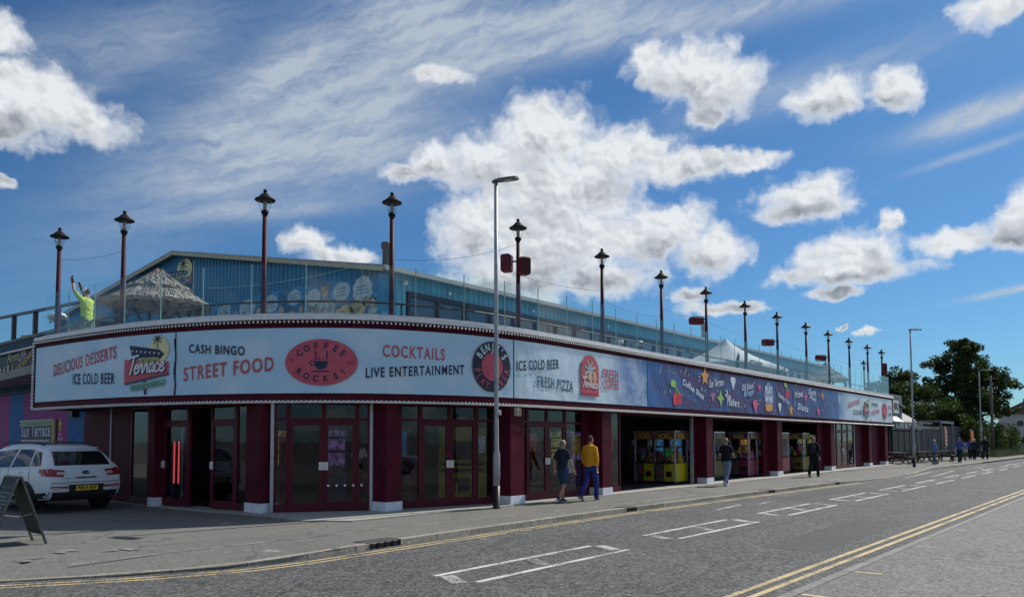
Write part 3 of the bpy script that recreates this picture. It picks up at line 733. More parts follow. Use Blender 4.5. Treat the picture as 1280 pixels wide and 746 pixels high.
class Flat:
    """flat print gathered in (s, h) before it is laid on its surface"""
    def __init__(s): s.v = []; s.f = []
    def add(s, vs, fs):
        o = len(s.v); s.v += vs; s.f += [tuple(i + o for i in f) for f in fs]; return s
    def text(s, string, bl, br, hgt, bold=.022, shear=0.0):
        vs, fs = glyphs(string, bold, shear, 1.2)
        return s.add([(bl[0] + (br[0] - bl[0]) * x, bl[1] + (br[1] - bl[1]) * x + hgt * y) for x, y in norm(vs)], fs)
    def poly(s, pts):
        return s.add(list(pts), [tuple(range(len(pts)))])
    def ellipse(s, c, rx, ry, n=28, inner=0.0):
        o = [(c[0] + rx * math.cos(2 * math.pi * i / n), c[1] + ry * math.sin(2 * math.pi * i / n)) for i in range(n)]
        if not inner: return s.add(o, [tuple(range(n))])
        i_ = [(c[0] + inner * rx * math.cos(2 * math.pi * i / n), c[1] + inner * ry * math.sin(2 * math.pi * i / n)) for i in range(n)]
        return s.add(o + i_, [(i, (i + 1) % n, n + (i + 1) % n, n + i) for i in range(n)])
    def stroke(s, pts, w):
        for a, b in zip(pts, pts[1:]):
            dx, dy = b[0] - a[0], b[1] - a[1]; l = math.hypot(dx, dy) or 1e-6; nx, ny = -dy / l * w / 2, dx / l * w / 2
            s.add([(a[0] + nx, a[1] + ny), (a[0] - nx, a[1] - ny), (b[0] - nx, b[1] - ny), (b[0] + nx, b[1] + ny)], [(0, 1, 2, 3)])
        for a in pts:
            s.add([(a[0] + w / 2 * math.cos(k * math.pi / 4), a[1] + w / 2 * math.sin(k * math.pi / 4)) for k in range(8)], [tuple(range(8))])
        return s
    def arc(s, string, c, rx, ry, a0, a1, size, bottom=False, bold=.03, sx=1.0):
        n = len(string)
        for i, ch in enumerate(string):
            if ch == ' ': continue
            t = R(a0 + (a1 - a0) * (i / (n - 1)))
            px, py = c[0] + rx * math.cos(t), c[1] + ry * math.sin(t)
            nx, ny = math.cos(t) / rx, math.sin(t) / ry; l = math.hypot(nx, ny); nx /= l; ny /= l
            if bottom: nx, ny = -nx, -ny
            vs, fs = glyphs(ch, bold)
            cx_ = (min(v[0] for v in vs) + max(v[0] for v in vs)) / 2
            s.add([(px + (x - cx_) * size * sx * ny + (y - .35) * size * nx, py - (x - cx_) * size * sx * nx + (y - .35) * size * ny) for x, y in vs], fs)
        return s
    def build(s, name, mat, parent, fn, off, maxe=.22, local=False):
        me = bpy.data.meshes.new(name); bm = bmesh.new()
        bv = [bm.verts.new((x, y, 0)) for x, y in s.v]
        for f in s.f:
            try: bm.faces.new([bv[i] for i in f])
            except ValueError: pass
        big = [f for f in bm.faces if len(f.verts) > 4]
        if big: bmesh.ops.triangulate(bm, faces=big)
        for _ in range(4):
            ed = [e for e in bm.edges if e.calc_length() > maxe]
            if not ed: break
            bmesh.ops.subdivide_edges(bm, edges=ed, cuts=1)
            ng = [f for f in bm.faces if len(f.verts) > 4]
            if ng: bmesh.ops.triangulate(bm, faces=ng)
        for f in bm.faces:
            if f.normal.z < 0: f.normal_flip()
        rl = root_loc(parent) if parent and not local else Vector((0, 0, 0))
        for v in bm.verts: v.co = Vector(fn(v.co.x, v.co.y, off)) - rl
        bm.to_mesh(me); bm.free()
        return link(name, me, mat, parent)
def fs_(p): return (p[0] * K, H(p[1]))
def line(string, bl, br, hgt, mat, ban, off=.05, bold=.022, shear=0.0):
    Flat().text(string, fs_(bl), fs_(br), hgt * K, bold, shear).build('lettering', mat, BAN[ban], FM, off)
line('DELICIOUS DESSERTS', (1.08, 3.304), (3.865, 3.60), .30, RED, 0)
line('ICE COLD BEER', (2.062, 3.057), (3.829, 2.994), .268, NAVY, 0)
line('CASH BINGO', (6.177, 3.607), (7.579, 3.506), .20, NAVY, 1)
line('STREET FOOD', (6.036, 2.974), (8.242, 3.164), .315, RED, 1)
line('COCKTAILS', (10.569, 3.484), (12.0, 3.455), .272, RED, 1)
line('LIVE ENTERTAINMENT', (10.209, 3.01), (12.497, 3.167), .222, NAVY, 1)
line('ICE COLD BEER', (14.084, 3.332), (15.738, 3.504), .255, NAVY, 2)
line('FRESH PIZZA', (14.83, 2.986), (16.382, 2.928), .29, pbr('print_teal', (.07, .17, .24), .5), 2)
line('FRESH', (17.832, 3.365), (18.66, 3.375), .30, RED, 2)
line('COFFEE', (17.827, 3.076), (18.70, 3.11), .27, RED, 2)
SCRIPT = {'T': ([[(0, 1.7), (.3, 1.85), (1.35, 1.98)], [(.75, 1.88), (.62, 1.0), (.35, 0)]], .95), 'e': ([[(0, .5), (.5, .6), (.55, .88), (.35, 1), (.1, .8), (.05, .35), (.25, 0), (.5, .06), (.72, .35)]], .68), 'r': ([[(0, .15), (.18, .98), (.24, .8), (.5, .95), (.5, .3), (.62, .04), (.82, .25)]], .76), 'a': ([[(.6, .85), (.35, 1), (.08, .7), (.05, .3), (.2, .02), (.45, .25), (.62, .9), (.56, .3), (.66, .03), (.86, .25)]], .8), 'c': ([[(.55, .82), (.35, 1), (.1, .75), (.05, .3), (.25, 0), (.5, .06), (.74, .35)]], .7)}
def script(fl, word, bl, br, xh, w):
    tot = sum(SCRIPT[c][1] for c in word); x = 0.0
    for c in word:
        st_, adv = SCRIPT[c]
        for pl in st_:
            fl.stroke([(bl[0] + (br[0] - bl[0]) * ((x + px + .12 * py) / tot), bl[1] + (br[1] - bl[1]) * ((x + px) / tot) + xh * py) for px, py in pl], w)
        x += adv
    return fl
def star(c, ro, ri, n=5, rot=90): return [(c[0] + (ro if k % 2 == 0 else ri) * math.cos(R(rot + 180 * k / n)), c[1] + (ro if k % 2 == 0 else ri) * math.sin(R(rot + 180 * k / n))) for k in range(2 * n)]
def palm(fl, c, sz):
    fl.stroke([(c[0], c[1] - sz * 1.3), (c[0] + sz * .06, c[1] - sz * .5), (c[0], c[1])], sz * .13)
    for an in (10, 50, 95, 135, 172, 215, -30):
        fl.stroke([c, (c[0] + sz * .45 * math.cos(R(an)), c[1] + sz * .5 * math.sin(R(an))), (c[0] + sz * .8 * math.cos(R(an)), c[1] + sz * .72 * math.sin(R(an)) - sz * .12)], sz * .14)
    return fl
# the "Terrace" sign on banner 1 (built on any surface through fn)
def terrace_logo(o, sx, sy, parent, fn, base, asp=1.0):
    def p(x, y): return (o[0] + sx * x, o[1] + sy * y)
    SH = pbr('print_shadow_navy', (.05, .07, .12), .5)
    Flat().ellipse(p(.79, .70), .215 * sx, .215 * sx * asp).build('sun_disc', PALEY, parent, fn, base)
    Flat().poly([p(.0, .18), p(0, .57), p(1, .50), p(1, .31)]).build('pink_panel', PINK, parent, fn, base + .006)
    Flat().poly([p(.02, .15), p(.0, .18), p(1, .31), p(1.015, .285)]).build('panel_shadow', SH, parent, fn, base + .003)
    f = Flat().poly([p(.12, .80), p(.19, .605), p(.80, .575), p(.80, .535), p(.905, .625), p(.81, .70), p(.80, .665)])
    palm(f, p(.76, .87), .115 * sx); f.build('arrow', NAVY, parent, fn, base + .012)
    f = Flat()
    for k in range(7): f.ellipse(p(.2 + .10 * k, .705 - .011 * k), .016 * sx, .016 * sx * asp, 8)
    f.build('arrow_bulbs', PWHITE, parent, fn, base + .018)
    f = Flat(); g = Flat()
    for k, ch in enumerate('SUN'):
        c = p(.46 + .135 * k, .515 - .006 * k); f.ellipse(c, .072 * sx, .072 * sx * asp, 16); g.text(ch, (c[0] - .03 * sx, c[1] - .04 * sx), (c[0] + .03 * sx, c[1] - .04 * sx), .08 * sx)
    f.build('sun_letter_disc', pbr('print_olive', (.38, .40, .16), .5), parent, fn, base + .018); g.build('lettering', pbr('print_brown', (.18, .09, .05), .5), parent, fn, base + .024)
    script(Flat(), 'Terrace', p(.12, .305), p(.93, .335), .15 * sy, .036 * sx).build('lettering_shadow', SH, parent, fn, base + .018)
    script(Flat(), 'Terrace', p(.105, .32), p(.915, .35), .15 * sy, .032 * sx).build('lettering', PWHITE, parent, fn, base + .024)
    f = Flat().stroke([p(.50, .0), p(.46, .25)], .05 * sx); f.build('sign_post', SH, parent, fn, base + .002)
    Flat().poly([p(.155, .045), p(.155, .135), p(.93, .235), p(.93, .125)]).build('green_board', PGREEN, parent, fn, base + .012)
    f = Flat()
    for rw in (.3, .68):
        x = .2
        while x < .86:
            w_ = random.uniform(.06, .14); yy = .045 + (x - .155) * .105 + rw * .09
            f.stroke([p(x, yy), p(min(x + w_, .9), yy + w_ * .115)], .017 * sx); x += w_ + .04
    f.build('small_print', pbr('print_dark_green', (.06, .16, .12), .5), parent, fn, base + .018)
terrace_logo(fs_((4.21, 2.74)), 1.40 * K, 1.40 * K, BAN[0], FM, .058)
# coffee oval on banner 2
c = fs_((9.268, 3.342)); rx, ry = .772 * K, .503 * K
Flat().ellipse(c, rx, ry, 40).build('oval_badge', PINK, BAN[1], FM, .058)
f = Flat()
f.arc('COFFEE', (c[0], c[1]), rx * .72, ry * .72, 146, 34, .20, sx=.9); f.arc('ROCKS!', (c[0], c[1]), rx * .72, ry * .70, 214, 326, .20, True, sx=.9)
f.poly([(c[0] - .16, c[1] + .03), (c[0] + .17, c[1] + .03), (c[0] + .13, c[1] - .10), (c[0] + .06, c[1] - .16), (c[0] - .05, c[1] - .16), (c[0] - .12, c[1] - .10)])
f.ellipse((c[0] - .19, c[1] - .02), .075, .06, 14, .62); f.stroke([(c[0] - .19, c[1] - .205), (c[0] + .18, c[1] - .205)], .028)
for k, hh in ((-.12, .17), (.13, .17)): f.stroke([(c[0] + k, c[1] + .07), (c[0] + k, c[1] + .07 + hh)], .03)
for k in (-.04, .05): f.stroke([(c[0] + k, c[1] + .075), (c[0] + k, c[1] + .085)], .035)
f.build('lettering', NAVY, BAN[1], FM, .066)
f = Flat().text('EST.', (c[0] - rx * .86, c[1] + .03), (c[0] - rx * .74, c[1] + .03), .05).text('2018', (c[0] + rx * .70, c[1] - .03), (c[0] + rx * .88, c[1] - .03), .05)
f.build('small_print', pbr('print_dark_red', (.25, .03, .06), .5), BAN[1], FM, .066)
# round play-area badge
c = fs_((13.29, 3.39)); rx, ry = .575 * K, .60 * K
Flat().ellipse(c, rx, ry, 36).build('round_badge', pbr('print_charcoal', (.035, .04, .065), .5), BAN[1], FM, .058)
Flat().ellipse(c, rx * .56, ry * .56, 30).build('badge_centre', PINK, BAN[1], FM, .064)
Flat().arc("BENJY'S", c, rx * .78, ry * .78, 147, 33, .26, sx=.75).build('lettering', pbr('print_mint', (.62, .76, .74), .5), BAN[1], FM, .066)
for w_, a0_, a1_ in (('PLAY', 193, 250), ('AREA', 290, 347)): Flat().arc(w_, c, rx * .78, ry * .78, a0_, a1_, .25, True, sx=.75).build('lettering', PINK, BAN[1], FM, .066)
# arch badge on banner 3
x0, x1 = 16.72 * K, 17.60 * K; yb, yt = H(2.85), H(3.98); xm = (x0 + x1) / 2; rr = (x1 - x0) / 2
ar = [(x0, yb), (x1, yb)] + [(xm + rr * math.cos(R(a)), yt - rr + rr * math.sin(R(a))) for a in range(0, 181, 12)]
Flat().poly(ar).build('arch_badge', pbr('print_arch_red', (.52, .10, .12), .5), BAN[2], FM, .058)
f = Flat(); c = (xm, yt - rr * .95)
for k in range(8): f.stroke([c, (c[0] + .27 * math.cos(R(45 * k + 22)), c[1] + .27 * math.sin(R(45 * k + 22)))], .05 if k % 2 else .075)
f.build('sunburst', pbr('print_aqua', (.35, .55, .55), .5), BAN[2], FM, .064)
f = Flat()
for k in (0, 1): f.stroke([(x0 + .06, yb + .52 + .06 * k), (x0 + .30, yb + .52 + .06 * k)], .03)
for k in (0, 1): f.ellipse((xm + .02 + .22 * k, yb + .56), .09, .17, 14)
f.build('fruit_print', pbr('print_peach', (.72, .42, .28), .5), BAN[2], FM, .066)
script(Flat(), 'Terrace', (x0 + .06, yb + .26), (x1 - .08, yb + .24), .15, .034).build('lettering', PWHITE, BAN[2], FM, .07)
Flat().stroke([(x0 + .05, yb + .10), (x1 - .05, yb + .10)], .04).build('arch_line', PINK, BAN[2], FM, .066)
# night banners: fruit, stars and lettering
LW = pbr('print_soft_white', (.66, .72, .82), .5); ORG = pbr('print_orange', (.75, .36, .08), .5); LIME = pbr('print_lime', (.33, .62, .12), .5); HOT = pbr('print_hot_pink', (.72, .12, .28), .5); CH = pbr('print_cherry', (.72, .05, .07), .5)
def slogan(words, bl, br, hgt, ban, mat=LW, bold=.03): 
    bl, br = fs_(bl), fs_(br); ex = .06 * (br[0] - bl[0]); ey = .06 * (br[1] - bl[1])
    Flat().text(words, (bl[0] - ex, bl[1] - ey - .03), (br[0] + ex, br[1] + ey - .03), hgt * K * 1.18, bold, .3).build('lettering', mat, BAN[ban], FM, .058)
def cherry(s, h, ban, k=1.0):
    k *= 1.2
    c = fs_((s, h)); f = Flat().ellipse((c[0] - .05 * k, c[1]), .18 * k, .19 * k, 16).ellipse((c[0] + .17 * k, c[1] + .03), .15 * k, .17 * k, 16); f.build('cherry_print', CH, BAN[ban], FM, .056)
    f = Flat().stroke([(c[0] - .02, c[1] + .15 * k), (c[0] - .07 * k, c[1] + .42 * k), (c[0] + .16 * k, c[1] + .17 * k)], .035 * k).ellipse((c[0] - .2 * k, c[1] + .44 * k), .17 * k, .11 * k, 12); f.build('leaf_print', LIME, BAN[ban], FM, .060)
    Flat().ellipse((c[0] - .08 * k, c[1] + .05), .05 * k, .05 * k, 10).build('shine_print', HOT, BAN[ban], FM, .062)
def starp(s, h, ban, r, mat, n=5): Flat().poly(star(fs_((s, h)), r * 1.3, r * .6, n)).build('star_print', mat, BAN[ban], FM, .056)
def gem(s, h, ban, r, mat=LW):
    c = fs_((s, h)); r *= 1.2; Flat().poly([(c[0] - r * .7, c[1] + r), (c[0] + r * .7, c[1] + r), (c[0] + r, c[1] + r * .5), (c[0], c[1] - r), (c[0] - r, c[1] + r * .5)]).build('gem_print', mat, BAN[ban], FM, .056)
cherry(22.35, 2.98, 3); slogan('Coffee Shop', (22.9, 3.43), (24.35, 3.03), .24, 3); starp(24.55, 3.86, 3, .28, ORG); starp(25.85, 3.16, 3, .25, LIME, 4)
slogan('Sun Terrace', (24.95, 3.52), (26.05, 3.66), .24, 3); gem(25.2, 3.15, 3, .16, pbr('print_mauve', (.4, .16, .36), .5))
f = Flat()
for (s, h, l) in ((21.2, 3.75, .9), (23.0, 3.95, .35), (24.0, 3.65, .3)): p_ = fs_((s, h)); f.stroke([p_, (p_[0] + .12, p_[1] + l * .3)], .02)
f.build('spark_print', LW, BAN[3], FM, .056)
gem(27.0, 3.75, 4, .22); slogan('2p', (26.25, 3.22), (26.75, 3.05), .30, 4); slogan('Pushers', (26.45, 2.96), (27.5, 2.90), .26, 4); slogan('Old School', (27.9, 3.55), (28.95, 3.70), .22, 4); slogan('Bingo', (28.05, 3.28), (28.95, 3.42), .24, 4, pbr('print_sky_letter', (.35, .55, .8), .5))
starp(29.6, 3.75, 4, .16, HOT); gem(29.15, 2.95, 4, .24, HOT)
c = fs_((30.6, 3.4)); Flat().ellipse((c[0], c[1]), .52, .66, 24).build('logo_halo', pbr('print_halo', (.16, .28, .5), .5), BAN[4], FM, .056)
Flat().text('PLAY', (c[0] - .42, c[1] + .12), (c[0] + .44, c[1] + .14), .34, .05).build('lettering', PWHITE, BAN[4], FM, .064); Flat().text('WIN!', (c[0] - .46, c[1] - .26), (c[0] + .46, c[1] - .24), .32, .05).build('lettering', PWHITE, BAN[4], FM, .064)
Flat().poly([(c[0] - .46, c[1] - .32), (c[0] + .46, c[1] - .30), (c[0] + .38, c[1] - .58), (c[0] - .34, c[1] - .62)]).build('logo_base', ORG, BAN[4], FM, .062)
slogan('Family Fun', (31.75, 3.42), (32.9, 3.12), .24, 4); cherry(32.75, 3.62, 4, .8); gem(31.85, 3.0, 4, .18); starp(33.2, 2.95, 4, .24, ORG)
slogan('Prizes', (33.75, 3.52), (34.75, 3.62), .25, 5); slogan('Soft', (35.6, 3.78), (36.6, 3.72), .22, 5); slogan('Play', (35.75, 3.50), (36.6, 3.42), .22, 5); slogan('Slots', (34.1, 3.02), (35.4, 2.93), .26, 5)
starp(35.15, 3.6, 5, .2, HOT); starp(37.6, 3.75, 5, .18, ORG); starp(36.9, 3.0, 5, .2, HOT)
for k in range(110):                                              # small confetti printed all over the night banners
    s_ = 21.4 + 18.3 * random.random(); h_ = random.uniform(2.85, 4.05); b_ = 3 if s_ < 26.0 else (4 if s_ < 33.3 else 5)
    if abs(s_ - J[3 + b_ - 2] / K) < .25 or abs(s_ - J[b_] / K) < .25: continue
    p_ = fs_((s_, h_)); an = random.uniform(0, 6.28); l = random.uniform(.03, .12)
    Flat().stroke([p_, (p_[0] + l * math.cos(an), p_[1] + l * math.sin(an))], .038).build('confetti_print', (HOT, ORG, LIME, LW, pbr('print_cyan', (.06, .42, .60), .5))[k % 5], BAN[b_], FM, .052)
# last two banners
line('DELICIOUS DESSERTS', (41.9, 3.30), (44.1, 3.62), .26, PINK, 6); line('ICE COLD BEER', (42.8, 2.98), (44.5, 3.0), .26, NAVY, 6)
terrace_logo(fs_((44.75, 2.8)), 1.25 * K, 1.2 * K, BAN[6], FM, .058)
line('CASH BINGO', (46.5, 3.6), (47.9, 3.55), .2, NAVY, 7); line('STREET FOOD', (46.4, 3.0), (48.2, 3.2), .25, PINK, 7)
c = fs_((49.4, 3.34)); Flat().ellipse(c, .62, .53, 32).build('oval_badge', PINK, BAN[7], FM, .058)
Flat().arc('COFFEE', c, .44, .36, 146, 34, .16).arc('ROCKS!', c, .44, .36, 214, 326, .16, True).build('lettering', NAVY, BAN[7], FM, .066)
line('COCKTAILS', (50.2, 3.5), (51.2, 3.5), .24, PINK, 7); line('LIVE', (50.3, 3.05), (51.1, 3.1), .2, NAVY, 7)
ORD = ['first', 'second', 'third', 'fourth', 'fifth', 'sixth', 'seventh', 'eighth', 'ninth', 'tenth', 'eleventh', 'twelfth', 'thirteenth', 'fourteenth', 'fifteenth', 'sixteenth']
# ------------------------------------------------------------------ glass balustrade along the terrace
TZ = 3.86
bal = thing('glass_balustrade', 'frameless clear glass balustrade running along the white coping of the roof terrace', 'balustrade', (*at(1.0, -.2)[:2], 4.54))
GE = pbr('glass_edge', (.22, .36, .34), .2, nz=(5, .1))
s = .02; step = 1.262 * K
while s + .3 < LEN:
    e = min(s + step, LEN - .05)
    a_, b_ = Vector(FM(s + .012, 0, -.2)), Vector(FM(e - .012, 0, -.2))
    q = MB().beam((a_.x, a_.y, (4.55 + 5.78) / 2), (b_.x, b_.y, (4.55 + 5.78) / 2), .014, 1.22); part('glass_panel', q, BAL, bal, world=True)
    c = FM(e, 0, -.2)
    q = MB().box((c[0], c[1], 5.16), (.016, .018, 1.22), rz=math.atan2(at(e)[3], at(e)[2])); part('panel_edge', q, GE, bal, world=True)
    s = e
q = MB(); band(q, 0.02, LEN - .02, 4.5, 4.60, -.24, -.16); part('base_channel', q, pbr('channel_grey', (.45, .46, .47), .45, metal=.3), bal, world=True)
rail = thing('terrace_handrail', 'dark steel handrail running behind the glass balustrade', 'handrail', (*at(12, -.7)[:2], TZ))
q = MB(); q.tube([FM(.8 + (LEN - 1.6) * i / 150, 4.98, -.75) for i in range(151)], .028, 6); part('top_rail', q, BLACK, rail, world=True, smooth=True)
s = 1.0
while s < LEN - 1:
    q = MB(); q.tube([FM(s, TZ, -.75), FM(s, 4.97, -.75)], .02, 6); part('post', q, BLACK, rail, world=True); s += 2.7

# ------------------------------------------------------------------ lamp posts on the terrace
LAMP_S = [.25, 3.28, 7.75, 10.86, 14.68, 18.64, 22.36, 25.86, 29.53, 33.13, 36.96, 40.45, 44.17, 47.95, 51.25]
IRON = pbr('lamp_iron', (.014, .013, .013), .6, nz=(10, .3), spec=.12); POLE = pbr('lamp_maroon', (.055, .010, .016), .6, nz=(6, .3), spec=.15, tint=((.045, .015, .02), 4, .55, .6))
def make_lamp(loc, label, h=3.79, group='lamp posts along the terrace edge'):
    t = thing('lamp_post', label, 'lamp post', loc, 0, group)
    top = h - .66
    q = MB().lathe([(.10, 0), (.10, .1), (.072, .16), (.066, 1.2), (.052, top - .02)], n=12); part('pole', q, POLE, t, smooth=True)
    q = MB().lathe([(.048, top - .05), (.05, top + .0), (.085, top + .075), (.092, top + .115), (.06, top + .14)], n=14); part('collar', q, IRON, t, smooth=True)
    q = MB().lathe([(.075, top + .14), (.11, top + .20), (.15, top + .30), (.168, top + .385)], n=16, cap=False); part('lantern_glass', q, LGLASS, t, smooth=True)
    q = MB().lathe([(.03, top + .14), (.048, top + .18), (.048, top + .32), (.035, top + .36)], n=10); part('lamp_core', q, pbr('lamp_core', (.32, .33, .32), .4), t, smooth=True)
    q = MB()
    for k in range(4):
        an = k * math.pi / 2 + .5
        q.tube([(.078 * math.cos(an), .078 * math.sin(an), top + .13), (.112 * math.cos(an), .112 * math.sin(an), top + .2), (.17 * math.cos(an), .17 * math.sin(an), top + .385)], .0045, 5)
    part('lantern_frame', q, IRON, t)
    q = MB().lathe([(.15, top + .385), (.235, top + .375), (.245, top + .39), (.22, top + .415), (.15, top + .45), (.135, top + .48), (.105, top + .50), (.07, top + .545), (.035, top + .56)], n=20); part('lantern_cap', q, IRON, t, smooth=True)
    q = MB().lathe([(.02, top + .555), (.05, top + .595), (.045, top + .625), (.02, top + .645), (.004, top + .665)], n=10); part('finial', q, IRON, t, smooth=True)
    return t
LAMPS = []
for i, s in enumerate(LAMP_S):
    x, y, _, _ = at(min(s * K, LEN - .2), -.48)
    if i == 0: x, y = 7.76, 23.1
    lab = 'maroon lamp post with black lantern, %s from the terrace\'s left end' % ORD[i]
    if i == 0: proto = make_lamp((x, y, TZ), lab); o = proto
    else: o = dup(proto, (x, y, TZ), random.uniform(0, 6), lab)
    LAMPS.append((x, y))
o = dup(proto, (54.0, 16.9, TZ - .55), 1.0, 'shorter-looking lamp post standing deeper on the terrace beside the thatched shelter'); 
o = dup(proto, (57.0, 15.2, TZ - .35), 1.4, 'rearmost lamp post beside the last balustrade lamp with a loudspeaker')
# loudspeakers strapped to some of the posts
SPK = pbr('speaker_maroon', (.11, .012, .02), .5, nz=(6, .3)); SPM = pbr('speaker_mesh', (.06, .01, .015), .7, nz=(60, .4))
def speaker(li, dx, dy, z, rz, label, sz=(.27, .26, .48)):
    x, y = LAMPS[li]
    t = thing('loudspeaker', label, 'loudspeaker', (x + dx, y + dy, z), rz, 'loudspeakers on the terrace lamp posts')
    w, d, h = sz
    bm_ = MB().rings([[Vector((sx * w / 2 * k, sy * d / 2 * k2, zz)) for sx, sy in ((-1, -1), (1, -1), (1, 1), (-1, 1))] for zz, k, k2 in ((-h/2, .8, .8), (-h/2 + .05, 1, 1), (h/2 - .05, 1, 1), (h/2, .8, .8))]); part('cabinet', bm_, SPK, t)
    part('grille', MB().box((0, -d / 2 - .006, 0), (w * .86, .014, h * .86)), SPM, t)
    v = Vector((-dx, -dy, 0)); L_ = v.length
    c, s_ = math.cos(-rz), math.sin(-rz); e = (v.x * c - v.y * s_, v.x * s_ + v.y * c, 0)
    part('bracket', MB().tube([(0, 0, .05), (e[0], e[1], .05)], .025, 6), IRON, t)
    return t
speaker(4, -.20, .24, 6.42, .35, 'tilted maroon loudspeaker left of the fifth lamp post, behind the tall street light')
speaker(4, .03, -.18, 6.32, -.35, 'maroon loudspeaker fixed to the front of the fifth lamp post')
speaker(7, -.26, .30, 6.30, .9, 'maroon loudspeaker on the left of the eighth lamp post', (.3, .5, .3))
speaker(9, -.3, .34, 6.2, .9, 'maroon loudspeaker on the left of the tenth lamp post', (.3, .5, .32))
speaker(11, -.3, .34, 6.1, .9, 'maroon loudspeaker on the left of the twelfth lamp post', (.3, .5, .34))
speaker(14, -.06, -.16, 6.3, .2, 'maroon loudspeaker on the last lamp post at the far end', (.5, .3, .75))
# thin wires slung between the posts
for i, (a, b, z0, z1, sag) in enumerate(((0, 1, 6.75, 6.6, .1), (3, 4, 6.0, 6.95, .18), (4, 5, 6.1, 6.3, .08), (5, 6, 6.0, 6.0, .12), (6, 7, 6.3, 6.4, .1), (7, 9, 6.25, 6.3, .15), (9, 11, 6.3, 6.2, .15), (11, 13, 6.2, 6.2, .15), (12, 14, 6.6, 6.6, .15))):
    p0, p1 = LAMPS[a], LAMPS[b]
    pts = [(p0[0] + (p1[0] - p0[0]) * k / 12, p0[1] + (p1[1] - p0[1]) * k / 12, z0 + (z1 - z0) * k / 12 - sag * 4 * (k / 12) * (1 - k / 12)) for k in range(13)]
    o = link('hanging_wire', MB().tube(pts, .0045, 5).mesh('hanging_wire'), BLACK)
    tag(o, 'thin dark wire slung between the %s and %s terrace lamp posts' % (ORD[a], ORD[b]), 'wire', 'wires between the lamp posts')
q = MB().tube([(16.3, 31 - k * .95, 8.3 - .12 * k + .006 * k * k) for k in range(13)], .008, 5)
tag(link('hanging_wire', q.mesh('hanging_wire'), WHITE), 'pale bunting line hung in front of the blue gable wall', 'wire', 'wires between the lamp posts')

# ------------------------------------------------------------------ blue corrugated hall
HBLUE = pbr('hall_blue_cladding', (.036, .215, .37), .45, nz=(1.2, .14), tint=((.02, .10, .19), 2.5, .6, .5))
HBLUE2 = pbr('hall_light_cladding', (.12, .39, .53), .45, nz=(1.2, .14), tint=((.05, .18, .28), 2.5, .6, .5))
TRIM = pbr('cream_trim', (.46, .42, .27), .5, nz=(3, .12)); ROOFC = pbr('roof_sheet', (.30, .33, .36), .5, nz=(1.5, .2)); PANE = pbr('hall_window_pane', (.035, .05, .065), .06, nz=(.6, .4), spec=.9)
def corrugated(mb, p0, p1, zb, zt, out, pitch=.28, dep=.04, flat=.5):
    p0, p1 = Vector((*p0, 0)), Vector((*p1, 0)); d = p1 - p0; L_ = d.length; d /= L_; o = Vector((*out, 0)).normalized() * dep
    n = max(1, int(L_ / pitch)); pts = []
    for i in range(n):
        for f_, e in ((0, 0), (flat * .8, 0), (flat, 1), (1 - (flat - flat * .8), 1)):
            pts.append(((i + f_) * L_ / n, e))
    pts.append((L_, 0))
    for (x0, e0), (x1, e1) in zip(pts, pts[1:]):
        a = p0 + d * x0 + o * e0; b = p0 + d * x1 + o * e1
        mb.quad((a.x, a.y, zb), (b.x, b.y, zb), (b.x, b.y, zt(x1 / L_)), (a.x, a.y, zt(x0 / L_)))
AG, BS, BA, BF = 16.45, 19.4, 34.1, 49.0
ZE, ZA, ZF = 7.42, 10.32, 8.75
hall = thing('leisure_hall', 'blue corrugated hall with a shallow gable and a long strip of windows behind the terrace', 'building', (AG, 30, TZ))
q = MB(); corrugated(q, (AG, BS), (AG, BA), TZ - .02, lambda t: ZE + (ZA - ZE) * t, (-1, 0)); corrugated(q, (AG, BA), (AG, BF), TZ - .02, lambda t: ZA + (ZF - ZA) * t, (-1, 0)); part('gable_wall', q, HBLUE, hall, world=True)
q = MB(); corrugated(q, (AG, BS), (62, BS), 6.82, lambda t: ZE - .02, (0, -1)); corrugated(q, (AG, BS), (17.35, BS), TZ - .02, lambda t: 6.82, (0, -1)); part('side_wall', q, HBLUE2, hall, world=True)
q = MB().prism([(AG + .05, BS + .3), (62, BS + .3), (62, BS + .35), (AG + .05, BS + .35)], TZ, 6.8); part('inner_lining', q, DARK, hall, world=True)
q = MB()                                                                                   # roof slopes with an overhang
for (b0, z0, b1, z1) in ((BS - .3, ZE - .06, BA, ZA), (BA, ZA, BF + .3, ZF - .04)):
    q.add([(AG - .32, b0, z0 + .03), (62.4, b0, z0 + .03), (62.4, b1, z1 + .03), (AG - .32, b1, z1 + .03), (AG - .32, b0, z0 + .12), (62.4, b0, z0 + .12), (62.4, b1, z1 + .12), (AG - .32, b1, z1 + .12)], [(0, 3, 2, 1), (4, 5, 6, 7), (0, 1, 5, 4), (1, 2, 6, 5), (3, 0, 4, 7)])
part('roof', q, ROOFC, hall, world=True)
q = MB(); q.beam((AG - .34, BS - .25, ZE - .08), (AG - .34, BA, ZA - .02), .06, .14); part('barge_board', q, TRIM, hall, world=True)
q = MB(); q.beam((AG - .34, BA, ZA - .06), (AG - .34, BF + .2, ZF - .08), .06, .14); part('barge_board', q, TRIM, hall, world=True)
q = MB(); q.beam((AG - .3, BS - .33, ZE - .05), (62.3, BS - .33, ZE - .05), .12, .12); part('gutter', q, pbr('gutter_grey', (.38, .40, .40), .5), hall, world=True)
q = MB().box((AG - .02, BS - .02, (TZ + ZE) / 2 - .1), (.5, .2, ZE - TZ - .2)); part('corner_flashing', q, HBLUE, hall, world=True)
wx = 17.4
FR = pbr('window_frame_dark', (.03, .032, .036), .5)
